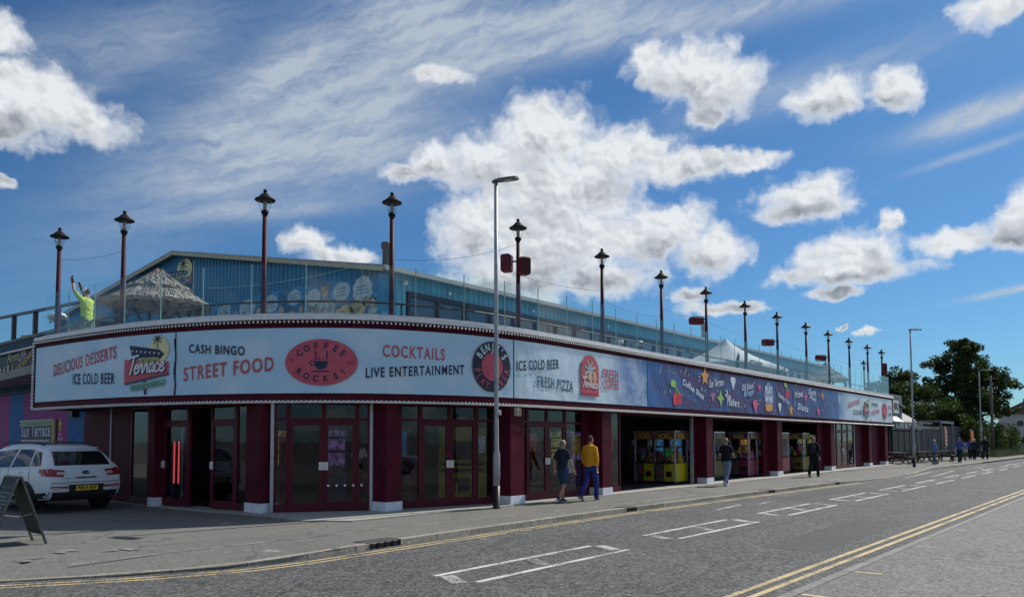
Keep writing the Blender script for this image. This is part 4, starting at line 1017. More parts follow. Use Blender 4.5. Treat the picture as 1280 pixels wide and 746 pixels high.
while wx < 60:
    w = 1.42; f = MB()
    f.box((wx + .04, BS - .03, 5.32), (.085, .12, 2.94)); f.box((wx + w / 2 + .04, BS - .03, 6.72), (w - .085, .12, .16)); f.box((wx + w / 2 + .04, BS - .03, 3.98), (w - .085, .12, .12))
    fo = part('window_frame', f, FR, hall, world=True)
    part('window_pane', MB().box((wx + w / 2 + .04, BS + .02, 5.34), (w - .086, .03, 2.6)), PANE, fo, world=True)
    wx += w
q = MB(); q.lathe([(.15, 7.6), (.15, 8.5), (.20, 8.52), (.20, 8.72), (.17, 8.74), (.02, 8.80)], (17.5, 20.6, 0), 12); part('flue', q, pbr('flue_steel', (.12, .13, .14), .6, metal=.3), hall, world=True, smooth=True)
q = MB(); q.lathe([(.17, 7.6), (.17, 8.5), (.24, 8.52), (.24, 8.66), (.02, 8.7)], (41.6, 20.0, 0), 12); part('flue', q, GALV, hall, world=True, smooth=True)
for (a, z) in ((17.2, 7.05),):
    q = MB().ell((a, BS - .14, z), (.09, .12, .09), 8, 6); part('security_camera', q, WHITE, hall, world=True, smooth=True)
# small white bulkhead lamps on the side wall
for a in (19.4, 24.3, 30.0):
    part('wall_lamp', MB().ell((a, BS - .1, 7.02), (.07, .07, .06), 8, 6), WHITE, hall, world=True, smooth=True)
# painted mural low on the gable: pale sky, speech balloons and people, built as flat print
def GM(x, y, off): return (AG - .045 - off, -x, y)            # x runs to the right as seen from the street
mur = Flat()
top = [(-31.2, 7.2), (-30.5, 7.45), (-28.5, 7.5), (-26.7, 7.55), (-25, 7.5), (-23.5, 7.45), (-22, 7.4), (-20.6, 7.35), (-19.7, 7.15)]
for (x0, y0), (x1, y1) in zip(top, top[1:]): mur.poly([(x0, 4.2), (x1, 4.2), (x1, y1), (x0, y0)])
mo = mur.build('mural', pbr('mural_sky', (.05, .22, .40), .6, nz=(1.6, .5)), hall, GM, .004, 1.0)
BALN = pbr('mural_balloon', (.46, .58, .62), .6, nz=(4, .15)); SKINM = pbr('mural_skin', (.52, .38, .32), .6, nz=(5, .3)); CLO = pbr('mural_shirt', (.34, .44, .47), .6, nz=(3, .4)); OCH = pbr('mural_ochre', (.38, .34, .18), .6, nz=(3, .5)); INK = pbr('mural_ink', (.07, .12, .16), .6); MUG = pbr('mural_green', (.16, .36, .30), .6, nz=(4, .5))
ink = Flat()
for kb_, (x, y, rx, ry) in enumerate(((-27.98, 7.08, .6, .36), (-26.22, 7.05, .5, .36), (-24.64, 7.1, .45, .3), (-21.73, 6.95, .5, .34), (-20.55, 6.86, .5, .46), (-23.4, 6.95, .42, .3))):
    n_ = 20; f = Flat(); sp_ = .14 if kb_ in (4, 5) else 0.0
    f.poly([(x + rx * (1 + sp_ * (k % 2)) * math.cos(2 * math.pi * k / n_), y + ry * (1 + sp_ * (k % 2)) * math.sin(2 * math.pi * k / n_)) for k in range(n_)])
    f.build('speech_balloon', BALN, mo, GM, .012, 2)
    if kb_ == 5: continue
    for r_ in range(3):
        xx = x - rx * .6
        while xx < x + rx * .45:
            l = random.uniform(.06, .16); ink.stroke([(xx, y + .12 - .12 * r_), (xx + l, y + .12 - .12 * r_)], .028); xx += l + .06
Flat().poly([(-30.3, 6.6), (-29.3, 6.75), (-29.3, 7.5), (-30.35, 7.3)]).build('painted_placard', BALN, mo, GM, .012, 2)
for r_ in range(4): ink.stroke([(-30.2, 7.22 - .13 * r_), (-29.5, 7.34 - .13 * r_)], .035)
ink.build('balloon_scribble', INK, mo, GM, .018, 2)
for (x, y, r_, w) in ((-22.67, 6.98, .19, .62), (-25.49, 6.72, .18, .42), (-24.11, 6.62, .16, .42), (-27.1, 6.85, .16, .35), (-28.8, 6.95, .15, .28), (-20.0, 6.35, .16, .3), (-26.0, 6.45, .15, .3), (-24.8, 6.5, .14, .26), (-23.5, 6.4, .14, .28), (-21.9, 6.25, .13, .22), (-28.2, 6.75, .13, .25), (-29.6, 6.95, .13, .22)):
    Flat().ellipse((x, y), r_, r_ * 1.25, 14).build('mural_face', SKINM, mo, GM, .02, 2)
    Flat().poly([(x - w, 4.3), (x + w, 4.3), (x + w * .9, y - r_ * 1.9), (x + .2, y - r_ * 1.1), (x - .2, y - r_ * 1.1), (x - w * .9, y - r_ * 1.9)])\
        .build('mural_body', (CLO, MUG, pbr('mural_rose', (.42, .16, .18), .6, nz=(3, .3)), pbr('mural_navy', (.04, .07, .2), .6, nz=(3, .3)), pbr('mural_sun', (.5, .4, .08), .6, nz=(3, .3)))[int(abs(x * 7)) % 5] if w != .62 else CLO, mo, GM, .014, 2)
    h_ = Flat().stroke([(x - w * .9, y - r_ * 1.9), (x - w * .55, y - r_ * 3.3), (x - w * .2, y - r_ * 2.6), (x + w * .3, y - r_ * 3.0), (x + w * .88, y - r_ * 1.9)], .035).stroke([(x - r_, y + .1), (x, y + r_ * 1.25), (x + r_, y + .1)], .05)
    h_.build('mural_outline', INK if x != -22.67 else OCH, mo, GM, .026, 2)
Flat().poly([(-22.95, 7.1), (-22.4, 7.1), (-22.45, 7.27), (-22.9, 7.27)]).build('mural_hat', OCH, mo, GM, .03, 2)
f = Flat()
for (x, y, rx, ry) in ((-21.5, 6.1, .5, .36), (-20.8, 6.25, .45, .32), (-20.35, 6.45, .22, .17)): Flat().ellipse((x, y), rx, ry, 14).build('mural_dog', OCH, mo, GM, .016, 2)
for (x, y, rx, ry) in ((-26.7, 6.6, .4, .4), (-23.5, 6.3, .35, .4), (-19.9, 6.0, .25, .3), (-24.8, 6.4, .3, .3)): Flat().ellipse((x, y), rx, ry, 12).build('mural_bush', MUG, mo, GM, .01, 2)
# the terrace sign mounted high on the gable
sg = thing('terrace_sign', 'cut-out sign with arrow, yellow sun and palm fixed to the blue gable', 'sign', (AG - .06, 34.3, 8.7))
q = MB().beam((AG - .07, 32.6, 9.2), (AG - .07, 35.9, 9.2), .04, 1.7); 
def GS(x, y, off): return (AG - .07 - off, -x, y)
PO = (-36.0, 8.22)
terrace_logo(PO, 3.4, 1.75, sg, GS, .02, .72)
q = MB().box((AG - .04, 32.5, 8.8), (.05, .1, 1.9)); part('sign_backing', q, pbr('sign_pale', (.5, .55, .5), .5), sg, world=True)

# ------------------------------------------------------------------ thatched shelters
THATCH = pbr('thatch', (.27, .25, .225), .95, nz=(14, .55), bump=(26, 1.0), tint=((.14, .12, .10), 9, .52, .6)); TIMB = pbr('dark_timber', (.08, .06, .045), .8, nz=(8, .3))
def thatch(loc, label, r, z_e, z_a, posts=6, seed=1):
    rnd = random.Random(seed)
    t = thing('thatched_shelter', label, 'shelter', loc)
    hgt = z_a - z_e
    for k, (r0, za, r1, zb) in enumerate(((.08, hgt, r * .62, hgt * .42), (r * .50, hgt * .50, r * 1.0, 0.0))):
        q = MB(); n = 44; rs = []
        for j in range(6):
            u = j / 5; ring = []
            for i in range(n):
                an = 2 * math.pi * i / n
                rr = r0 + (r1 - r0) * u; zz = za + (zb - za) * (u ** .88)
                jit = rnd.uniform(-.03, .03) * r * (1.6 if j == 5 else 1)
                ring.append(Vector(((rr + jit) * math.cos(an), (rr + jit) * math.sin(an), z_e + zz + rnd.uniform(-.025, .025))))
            rs.append(ring)
        rs.append([p * Vector((.9, .9, 1)).x if False else Vector((p.x * .93, p.y * .93, p.z - .10)) for p in rs[-1]])
        rs.append([Vector((p.x * .7, p.y * .7, p.z + .16)) for p in rs[-1]])
        q.rings(rs, True); part('thatch_tier', q, THATCH, t)
        q = MB()                                                   # loose straw ends
        for i in range(420):
            an = rnd.uniform(0, 2 * math.pi); u = rnd.uniform(.1, 1.0); rr = r0 + (r1 - r0) * u; zz = z_e + za + (zb - za) * u ** .88 + .02
            l = rnd.uniform(.12, .34) * r / 1.8; rr2 = rr + l * .8; z2 = zz - l * abs((zb - za) / (r1 - r0)) * .75 + rnd.uniform(-.01, .04)
            a2 = an + rnd.uniform(-.03, .03); w = .022
            q.add([(rr * math.cos(an - w), rr * math.sin(an - w), zz), (rr * math.cos(an + w), rr * math.sin(an + w), zz), (rr2 * math.cos(a2 + w * .4), rr2 * math.sin(a2 + w * .4), z2), (rr2 * math.cos(a2 - w * .4), rr2 * math.sin(a2 - w * .4), z2)], [(0, 1, 2, 3)])
        part('loose_straw', q, THATCH, t, kind='stuff')
    for k in range(posts):
        an = 2 * math.pi * k / posts + .3
        p = (r * .8 * math.cos(an), r * .8 * math.sin(an))
        q = MB().tube([(*p, 0), (*p, z_e + .12)], .055, 7); part('post', q, TIMB, t)
        q = MB()
        for sg_ in (-1, 1):
            a2 = an + sg_ * .42
            q.tube([(*p, z_e - .75), (r * .8 * math.cos(a2), r * .8 * math.sin(a2), z_e + .05)], .04, 6)
        part('brace', q, TIMB, t)
    q = MB(); q.tube([(r * .8 * math.cos(2 * math.pi * k / 24), r * .8 * math.sin(2 * math.pi * k / 24), z_e + .06) for k in range(25)], .05, 6); part('ring_beam', q, TIMB, t)
    return t
thatch((10.5, 23.0, TZ), 'round two-tier thatched shelter at the left end of the terrace', 1.52, 1.98, 3.05, 6, 3)
thatch((49.3, 15.3, TZ), 'small thatched shelter at the far right end of the terrace', 1.25, 1.55, 2.4, 4, 5)
# white marquee
TENT = pbr('tent_canvas', (.36, .385, .40), .7, nz=(2, .12)); mq = thing('marquee', 'grey-white peaked marquee standing on the far terrace', 'tent', (35.2, 15.8, TZ))
q = MB(); n = 28; rs = []
for j in range(8):
    u = j / 7; ring = []
    for i in range(n):
        an = 2 * math.pi * i / n; cx_, sx_ = math.cos(an), math.sin(an); sq = 1 / max(abs(cx_), abs(sx_)); rr = (.03 + 2.35 * u) * (1 + (sq - 1) * u)
        ring.append(Vector((rr * cx_, rr * sx_, 2.80 - 1.45 * (u ** .75) - .06 * u * (1 - abs(math.cos(2 * an))))))
    rs.append(ring)
rs.append([Vector((p.x, p.y, p.z - .22)) for p in rs[-1]]); q.rings(rs, False); part('canopy', q, TENT, mq, smooth=True)
for sx_, sy_ in ((-1, -1), (1, -1), (1, 1), (-1, 1)): part('leg', MB().tube([(2.2 * sx_, 2.2 * sy_, 0), (2.2 * sx_, 2.2 * sy_, 1.35)], .04, 6), GALV, mq)
q = MB()
for k in range(14): q.quad((-2.3 + k * .33, 2.25 + .03 * (k % 2), 0), (-1.97 + k * .33, 2.25 + .03 * ((k + 1) % 2), 0), (-1.97 + k * .33, 2.25 + .03 * ((k + 1) % 2), 1.3), (-2.3 + k * .33, 2.25 + .03 * (k % 2), 1.3))
part('side_curtain', q, TENT, mq)
# folding chairs and a closed parasol near the seventh lamp
def chair(loc, rz, label):
    t = thing('folding_chair', label, 'chair', loc, rz, 'folding chairs leaning by the seventh lamp post')
    for sx_ in (-1, 1):
        part('leg', MB().tube([(.2 * sx_, -.1, 0), (.2 * sx_, .06, .95)], .014, 6), BLACK, t); part('leg', MB().tube([(.17 * sx_, .12, 0), (.17 * sx_, -.08, .5)], .014, 6), BLACK, t)
    for k in range(4): part('slat', MB().box((0, .045 + .008 * k, .58 + .1 * k), (.4, .012, .05)), BLACK, t)
    part('seat', MB().box((0, -.03, .46), (.4, .3, .025)), BLACK, t)
x, y = LAMPS[6]
for k in range(4): chair((x - .55 - .36 * k, y + .55 + .1 * k, TZ + .18), .5 + .15 * k, ['black folding chair nearest the seventh lamp post', 'second black folding chair left of the seventh lamp post', 'third black folding chair left of the seventh lamp post', 'leftmost black folding chair beside the seventh lamp post'][k])
for k, (dx, dy, lab) in enumerate(((-1.15, 1.0, 'left white spotlight head among the folding chairs'), (-.35, .7, 'right white spotlight head among the folding chairs'))):
    t = thing('spotlight', lab, 'spotlight', (x + dx, y + dy, TZ)); part('stand', MB().tube([(0, 0, 0), (0, 0, 1.1)], .015, 6), BLACK, t); part('head', MB().lathe([(.03, 1.08), (.13, 1.15), (.1, 1.28), (.03, 1.3)], n=10), WHITE, t, smooth=True)
x, y = LAMPS[8]
t = thing('closed_parasol', 'closed dark parasol leaning beside the ninth lamp post', 'parasol', (x - .1, y + .35, TZ)); part('furled_canopy', MB().tube([(-.25, 0, .35), (-.1, 0, .8), (.12, 0, 1.35), (.2, 0, 1.6)], [.05, .09, .07, .02], 8), BLACK, t, smooth=True); part('pole', MB().tube([(-.42, 0, 0), (.2, 0, 1.62)], .02, 6), BLACK, t)
# bar stool / chairs tops by the glass at the right end
x, y = LAMPS[13]
for k in range(2): chair((x + .9 + .5 * k, y + .3, TZ + .1), 1.0 + k, ['black folding chair beyond the fourteenth lamp post', 'black folding chair at the far right end of the terrace'][k])

# ------------------------------------------------------------------ building at the far left
WP = pbr('wall_pink_paint', (.30, .055, .22), .65, nz=(1.5, .12)); WB = pbr('wall_blue_paint', (.02, .13, .33), .65, nz=(1.5, .12)); TEAL = pbr('teal_cladding', (.02, .075, .115), .55, nz=(3, .2))
lb = thing('painted_arcade_wall', 'neighbouring arcade front painted in pink and blue stripes with a dark poster fascia', 'building', (9.2, 29, 0))
ZB = [24.42, 26.2, 30.35, 31.75, 34.5, 36]
for k, (b0, b1) in enumerate(zip(ZB, ZB[1:])):
    part('painted_panel', MB().box((9.3, (b0 + b1) / 2, 1.75), (.2, b1 - b0 - .004, 3.5)), (WB, WP, WB, WP, WB)[k], lb, world=True)
part('poster_fascia', MB().box((9.32, 30, 4.2), (.22, 11.4, 1.72)), pbr('poster_black', (.02, .025, .03), .5), lb, world=True)
for zz, nm in ((5.10, 'upper_light_strip'), (3.52, 'lower_light_strip')):
    part(nm, MB().box((9.16, 30, zz), (.12, 11.4, .3)), TEAL, lb, world=True)
    q = MB()
    for k in range(62): q.box((9.09, 24.6 + k * .178, zz), (.03, .06, .2))
    part('strip_ribs', q, pbr('strip_rib', (.05, .12, .17), .5), lb, world=True, kind='stuff')
for zz in (4.92, 3.70): part('white_bead', MB().box((9.12, 30, zz), (.08, 11.4, .05)), WHITE, lb, world=True)
def LM(x, y, off): return (9.205 - off, -x, y)
def lpost(words, x0, x1, y, h, mat, sk=0, slope=0.0): Flat().text(words, (x0, y), (x1, y + slope), h, .03, sk).build('lettering', mat, lb, LM, .02, .5)
GOLD = pbr('print_gold', (.55, .36, .10), .5)
lpost('First', -32.2, -31.0, 4.55, .3, pbr('print_acid', (.40, .44, .16), .5), .3, .05); lpost('LIVE', -30.95, -30.2, 4.52, .36, pbr('print_lilac', (.5, .42, .55), .5), 0, .06); lpost('ENTERTAINMENT', -31.35, -29.5, 4.02, .25, GOLD, .1, .62)
lpost("DON'T", -31.05, -30.55, 3.98, .12, LW); lpost('MISS', -31.05, -30.55, 3.86, .1, LW); lpost('OUT', -31.0, -30.65, 3.76, .08, LW); lpost('BAR', -33.1, -31.85, 4.05, .35, pbr('print_sand', (.5, .42, .30), .5), 0, .1)
f = Flat().ellipse((-31.6, 4.32), .1, .14, 12).poly([(-31.78, 3.9), (-31.42, 3.9), (-31.45, 4.2), (-31.75, 4.2)]); f.build('poster_figure', pbr('print_tan', (.4, .27, .15), .5), lb, LM, .018, 1)
f = Flat().poly([(-31.8, 3.72), (-31.64, 3.72), (-31.58, 3.9), (-31.52, 3.72), (-31.36, 3.72), (-31.42, 3.98), (-31.74, 3.98)]); f.build('poster_trousers', PWHITE, lb, LM, .02, 1)
part('roof_edge', MB().box((9.9, 30, 5.29), (1.7, 11.4, .1)), BLACK, lb, world=True)
part('low_roof', MB().prism([(9.3, 24.3), (16.4, 24.3), (16.4, 60), (9.3, 60)], 5.0, 5.22), pbr('felt_roof', (.07, .075, .08), .9), lb, world=True)
part('wall_bracket', MB().tube([(9.1, 28.4, 3.4), (9.0, 28.4, 2.95), (9.0, 26.9, 2.95)], .02, 6), BLACK, lb, world=True)
part('wall_box', MB().box((9.1, 25.55, 2.52), (.2, .42, .2)), BLACK, lb, world=True)
# the terrace sign on the pink stripe
ws = thing('wall_sign', 'rectangular Sun Terrace sign board on the pink wall above the white car', 'sign', (9.18, 28.6, 2.0))
part('sign_board', MB().box((9.175, 28.95, 1.98), (.04, 2.95, .74)), pbr('sign_dark', (.045, .05, .08), .5), ws, world=True)
part('sign_header', MB().box((9.16, 28.95, 2.27), (.04, 2.95, .17)), pbr('sign_sage', (.27, .36, .24), .5), ws, world=True)
part('sign_frame', MB().box((9.155, 28.85, 2.375), (.05, 3.3, .05)), pbr('sign_frame_pale', (.45, .46, .48), .5), ws, world=True)
part('sign_column', MB().box((9.15, 27.27, 1.99), (.05, .3, .76)), pbr('sign_bamboo', (.42, .33, .15), .7), ws, world=True)
Flat().text('Sun Terrace', (-30.28, 1.80), (-27.55, 1.82), .46, .03).build('lettering', pbr('print_lavender', (.58, .58, .72), .5), ws, LM, .062, .8)
f = Flat()
for k in range(13): f.stroke([(-30.3 + .21 * k, 1.685), (-30.16 + .21 * k, 1.69)], .07)
f.build('small_print', LW, ws, LM, .062, 1)
f = Flat()
for k in range(11): f.stroke([(-29.9 + .21 * k, 2.27), (-29.77 + .21 * k, 2.27)], .05)
f.build('small_print', pbr('print_olive2', (.42, .46, .2), .5), ws, LM, .075, 1)
Flat().poly([(-26.95, 2.0), (-26.72, 2.0), (-26.72, 2.2), (-26.6, 2.2), (-26.83, 2.4), (-27.06, 2.2), (-26.95, 2.2)]).build('arrow', pbr('sign_arrow', (.50, .36, .14), .5), ws, LM, .02, 1)
PPK = pbr('print_pale_pink', (.62, .42, .60), .5); Flat().text('NOW', (-27.0, 1.84), (-26.64, 1.84), .11, .05).build('lettering', PPK, ws, LM, .02, 1); Flat().text('OPEN', (-27.03, 1.68), (-26.6, 1.68), .12, .05).build('lettering', PPK, ws, LM, .02, 1)
# rail, far roof and lamp on that roof
rl_ = thing('roof_railing', 'dark metal railing with square posts on the flat roof at far left', 'railing', (9.6, 29, 5.25))
part('top_rail', MB().beam((9.6, 24.4, 6.12), (9.6, 36, 6.62), .07, .1), BLACK, rl_, world=True)
for b in (26.3, 28.5, 30.7, 33.0, 35.2): part('post', MB().box((9.6, b, 5.2 + (6.15 + (b - 24.4) * .043 - 5.2) / 2 - .02), (.14, .14, 6.1 + (b - 24.4) * .043 - 5.2)), BLACK, rl_, world=True)
fl = thing('roof_lamp', 'white oval floodlight on a dark angled arm above the left roof', 'lamp', (10.4, 31.2, 5.2))
part('arm', MB().tube([(0, .3, 0), (0, .1, .35), (.1, -.9, .95)], .05, 7), BLACK, fl); part('head', MB().ell((0, -.2, 1.12), (.3, .55, .14), 12, 7), WHITE, fl, smooth=True); part('base', MB().box((0, .3, .08), (.2, .2, .2)), WHITE, fl)
fh = thing('far_hall', 'second blue corrugated hall with cream eaves beyond the left railing', 'building', (24, 56, 4))
q = MB(); corrugated(q, (22, 46), (22, 72), 3, lambda t: 8.0 + 2.2 * t, (-1, 0), .4, .05); part('gable_wall', q, HBLUE, fh, world=True)
q = MB().beam((21.6, 44.5, 8.05), (21.6, 72, 10.4), .3, .35); part('barge_board', q, TRIM, fh, world=True)
q = MB().add([(21.5, 44, 8.2), (44, 44, 8.2), (44, 72, 10.6), (21.5, 72, 10.6)], [(0, 1, 2, 3)]); part('roof', q, HBLUE2, fh, world=True)
q = MB(); corrugated(q, (22, 46), (44, 46), 3, lambda t: 8.0, (0, -1), .4, .05); part('side_wall', q, HBLUE, fh, world=True)
# ------------------------------------------------------------------ street lights
def street_light(loc, h, label, arm=.62, rz=-math.pi/2 + .12, head=True, plate=None):
    t = thing('street_light', label, 'street light', loc, rz)
    q = MB().lathe([(.085, .55), (.085, 1.32), (.06, 1.42), (.055, 2.2), (.052, h * .6), (.045, h)], n=14); part('column', q, GALV, t, smooth=True)
    q = MB().lathe([(.10, 0), (.10, .02), (.088, .03), (.088, .55)], n=14); part('base_sleeve', q, BLACK, t, smooth=True)
    part('access_door', MB().box((.0, .083, .95), (.09, .02, .5)), GALV, t)
    if head:
        q = MB().rings([[Vector((x, y * w, h + z + zz)) for y, zz in ((-1, -.02), (1, -.02), (1, .02), (.6, .045), (-.6, .045), (-1, .02))] for x, w, z in ((-.09, .05, -.02), (.0, .07, .0), (.14, .11, -.005), (arm * .7, .13, -.03), (arm, .1, -.045))]); part('lantern', q, pbr('lantern_grey', (.10, .105, .11), .5), t)
        part('lens', MB().box((arm * .62, 0, h - .052), (arm * .4, .16, .012)), pbr('lens_clear', (.4, .42, .42), .2), t)
    if plate: part('number_plate', MB().box((0, .075, plate), (.17, .012, .12)), PWHITE, t)
    return t
street_light((13.82, 12.14, 0), 8.08, 'tall grey street light in front of the round badge on the banner', plate=2.33)
street_light((49.7, 10.6, 0), 8.2, 'dark street light at the far end of the arcade', plate=None)
t = street_light((75.9, 10.9, 0), 7.6, 'distant street light with a round sign before the large tree', arm=1.0, rz=-math.pi/2)
part('round_sign', MB().lathe([(.02, 0), (.27, 0), (.27, .02), (.02, .02)], n=18), pbr('sign_grey_white', (.5, .5, .5), .5), t).location = (0, 0, 2.45)
list(t.children)[-1].rotation_euler = (math.pi/2, 0, math.pi/2 + .6)
t = thing('telegraph_pole', 'bare wooden telegraph pole beside the hedge', 'pole', (83, 11.0, 0)); part('shaft', MB().tube([(0, 0, 0), (0, 0, 7.6)], [.14, .10], 8), pbr('pole_wood', (.14, .12, .10), .9, nz=(6, .3)), t, smooth=True); part('cross_arm', MB().box((0, 0, 7.3), (.1, 1.2, .1)), pbr('pole_wood', (.14, .12, .10), .9), t)

# ------------------------------------------------------------------ white car
from mathutils.bvhtree import BVHTree
def car(loc, rz, label):
    t = thing('parked_car', label, 'car', loc, rz)
    ST = [(-2.21, .46, .70, .73, .76, .72), (-2.17, .36, .80, .86, .87, .82), (-2.10, .30, 1.0, 1.04, .905, .82), (-1.97, .27, 1.05, 1.20, .92, .76), (-1.72, .25, 1.06, 1.48, .925, .665), (-1.35, .25, 1.05, 1.585, .925, .65), (-.5, .25, 1.02, 1.625, .925, .65), (.3, .25, 1.0, 1.585, .925, .64), (.75, .25, .99, 1.36, .925, .67), (1.15, .25, .98, 1.08, .92, .74), (1.75, .27, .93, .98, .90, .76), (2.08, .32, .80, .86, .84, .7), (2.2, .42, .66, .70, .72, .6)]
    rs = []
    for x, zb, be, ro, w, wr in ST:
        half = [(w * .86, zb), (w * .97, zb + .10), (w, (zb + be) * .5), (w * .985, be - .05), (w * .955, be + .01), ((w * .955 + wr) / 2 + .01, (be + ro) / 2), (wr + .01, ro - .05), (wr * .85, ro), (wr * .4, ro + .012)]
        rs.append([Vector((x, y, z)) for y, z in half] + [Vector((x, -y, z)) for y, z in reversed(half)])
    tmp = link('tmp', MB().rings(rs).mesh('tmp'), None)
    md = tmp.modifiers.new('s', 'SUBSURF'); md.levels = 2; md.render_levels = 2
    dg = bpy.context.evaluated_depsgraph_get(); me = bpy.data.meshes.new_from_object(tmp.evaluated_get(dg)); bpy.data.objects.remove(tmp)
    me.name = 'body'; me.polygons.foreach_set('use_smooth', [True] * len(me.polygons))
    CARP = pbr('car_white_paint', (.66, .70, .74), .22, nz=(2, .03), spec=.6)
    body = link('body', me, CARP, t)
    bm = bmesh.new(); bm.from_mesh(me); bv = BVHTree.FromBMesh(bm)
    def patch(name, quad, view, mat, parent=t, off=.007, n=10, m=6, th=0.0):
        """grid inside a 2-D quad seen from 'rear', 'left' or 'right', laid on the body"""
        g = MB(); vs = []
        A, B, C, D = [Vector(p) for p in quad]
        for j in range(m + 1):
            for i in range(n + 1):
                u, v = i / n, j / m
                p = (A * (1 - u) + B * u) * (1 - v) + (D * (1 - u) + C * u) * v
                if view == 'rear': o_, d_ = Vector((-4, p.x, p.y)), Vector((1, 0, 0))
                else: s_ = 1 if view == 'left' else -1; o_, d_ = Vector((p.x, 3 * s_, p.y)), Vector((0, -s_, 0))
                hit = bv.ray_cast(o_, d_)
                if hit[0] is None: vs.append(None)
                else:
                    nn = hit[1] if hit[1].dot(d_) < 0 else -hit[1]
                    vs.append(hit[0] + nn * off)
        k = n + 1
        idx = {}; 
        for i, v in enumerate(vs):
            if v is not None: idx[i] = len(g.v); g.v.append(tuple(v))
        for j in range(m):
            for i in range(n):
                c = [j * k + i, j * k + i + 1, (j + 1) * k + i + 1, (j + 1) * k + i]
                if all(q_ in idx for q_ in c): g.f.append(tuple(idx[q_] for q_ in c))
        return part(name, g, mat, parent, smooth=True)
    CG = pbr('car_glass', (.012, .014, .016), .05, nz=(2, .2), spec=.8); BT = pbr('black_trim', (.02, .02, .022), .55, nz=(8, .2)); TL = pbr('tail_lens', (.28, .012, .016), .15, nz=(9, .5), spec=.7); TLW = pbr('tail_lens_clear', (.55, .45, .44), .15); RUB = pbr('tyre_rubber', (.018, .018, .018), .85); RIM = pbr('alloy_rim', (.45, .46, .48), .35, metal=.7)
    patch('rear_window', ((-.66, 1.10), (.66, 1.10), (.58, 1.42), (-.58, 1.42)), 'rear', CG, n=16)
    patch('spoiler_lip', ((-.58, 1.455), (.58, 1.455), (.56, 1.48), (-.56, 1.48)), 'rear', CARP, off=.05, n=14, m=2)
    for s in (1, -1):
        r_ = patch('tail_light', ((s * .52, .84), (s * .905, .86), (s * .905, 1.03), (s * .47, .99)), 'rear', TL, n=12)
        patch('clear_lens', ((s * .50, .885), (s * .66, .89), (s * .66, .955), (s * .50, .95)), 'rear', TLW, r_, .012)
        v = 'left' if s > 0 else 'right'
        patch('tail_light', ((-2.15, .86), (-1.88, .93), (-1.85, 1.02), (-2.12, 1.03)), v, TL, n=8)
        patch('bumper_reflector', ((s * .42, .575), (s * .80, .59), (s * .80, .635), (s * .42, .62)), 'rear', TL, n=8, m=2)
        patch('reversing_light', ((s * .60, .545), (s * .78, .56), (s * .78, .60), (s * .60, .595)), 'rear', TLW, n=6, m=2, off=.012)
        patch('rear_door_window', ((-1.40, 1.08), (-.62, 1.05), (-.70, 1.47), (-1.30, 1.47)), v, CG)
        patch('quarter_window', ((-1.86, 1.10), (-1.46, 1.085), (-1.38, 1.44), (-1.62, 1.40)), v, CG)
        patch('front_door_window', ((-.54, 1.05), (.62, 1.03), (.28, 1.42), (-.60, 1.47)), v, CG)
        for x in (-1.12, -.2): patch('door_handle', ((x, .93), (x + .2, .93), (x + .2, .965), (x, .965)), v, STEEL, off=.03, n=4, m=2)
        for x in (-1.47, -.56, .62): patch('door_gap', ((x, .42), (x + .015, .42), (x + .015, 1.02), (x, 1.02)), v, BT, off=.004, n=1, m=8)
        patch('sill_cladding', ((-1.0, .27), (1.0, .27), (1.0, .40), (-1.0, .40)), v, BT, n=12, m=3)
        patch('rear_cladding', ((-2.14, .30), (-1.70, .30), (-1.70, .46), (-2.10, .50)), v, BT, n=6, m=3)
        q = MB().box((.62, s * 1.0, 1.05), (.12, .2, .14)); part('wing_mirror', q, CARP, t)
        part('roof_rail', MB().tube([(-1.5, s * .60, 1.565), (-1.3, s * .605, 1.63), (.1, s * .60, 1.645), (.35, s * .59, 1.585)], .016, 6), BT, t, smooth=True)
        for x in (-1.33, 1.33):
            # dark wheel-arch liner, then the wheel
            g = MB(); pts = []
            for k in range(19):
                an = math.pi * k / 18; pts.append((x + .42 * math.cos(an), .33 + .42 * math.sin(an)))
            ring_o, ring_i = [], []
            for (px, pz) in pts:
                h1 = bv.ray_cast(Vector((px, 3 * s, pz)), Vector((0, -s, 0))); y1 = h1[0].y if h1[0] else s * .9
                ring_o.append((px, y1 + s * .012, pz))
            cpt = (x, s * .925, .33)
            g.v = ring_o + [cpt]; g.f = [(k, k + 1, len(ring_o)) for k in range(len(ring_o) - 1)]
            part('wheel_arch', g, BT, t)
            w = link('wheel', None, None, t, (x, s * .84, .345))
            prof = [(.20, -.1), (.33, -.11), (.345, -.07), (.345, .07), (.33, .11), (.22, .11)]
            g = MB(); g.rings([[Vector((r * math.cos(2 * math.pi * i / 28), z, r * math.sin(2 * math.pi * i / 28))) for i in range(28)] for r, z in prof], True); part('tyre', g, RUB, w, smooth=True)
            g = MB(); g.rings([[Vector((r * math.cos(2 * math.pi * i / 24), s * z, r * math.sin(2 * math.pi * i / 24))) for i in range(24)] for r, z in ((.225, .09), (.225, .118), (.20, .118), (.19, .112))], True)
            for k in range(5):
                an = 2 * math.pi * k / 5 + .3; g.beam((0, s * .125, 0), (.2 * math.cos(an), s * .118, .2 * math.sin(an)), .05, .02, up=(0, 1, 0))
            part('rim', g, RIM, w)
    patch('lower_bumper', ((-.86, .30), (.86, .30), (.84, .50), (-.84, .50)), 'rear', BT, n=16)
    patch('plate_recess', ((-.40, .48), (.40, .48), (.42, .66), (-.42, .66)), 'rear', BT, n=8, off=.009)
    pl = MB().box((-2.235, 0, .575), (.012, .52, .115)); pl = part('number_plate', pl, pbr('plate_yellow', (.72, .52, .04), .4), t)
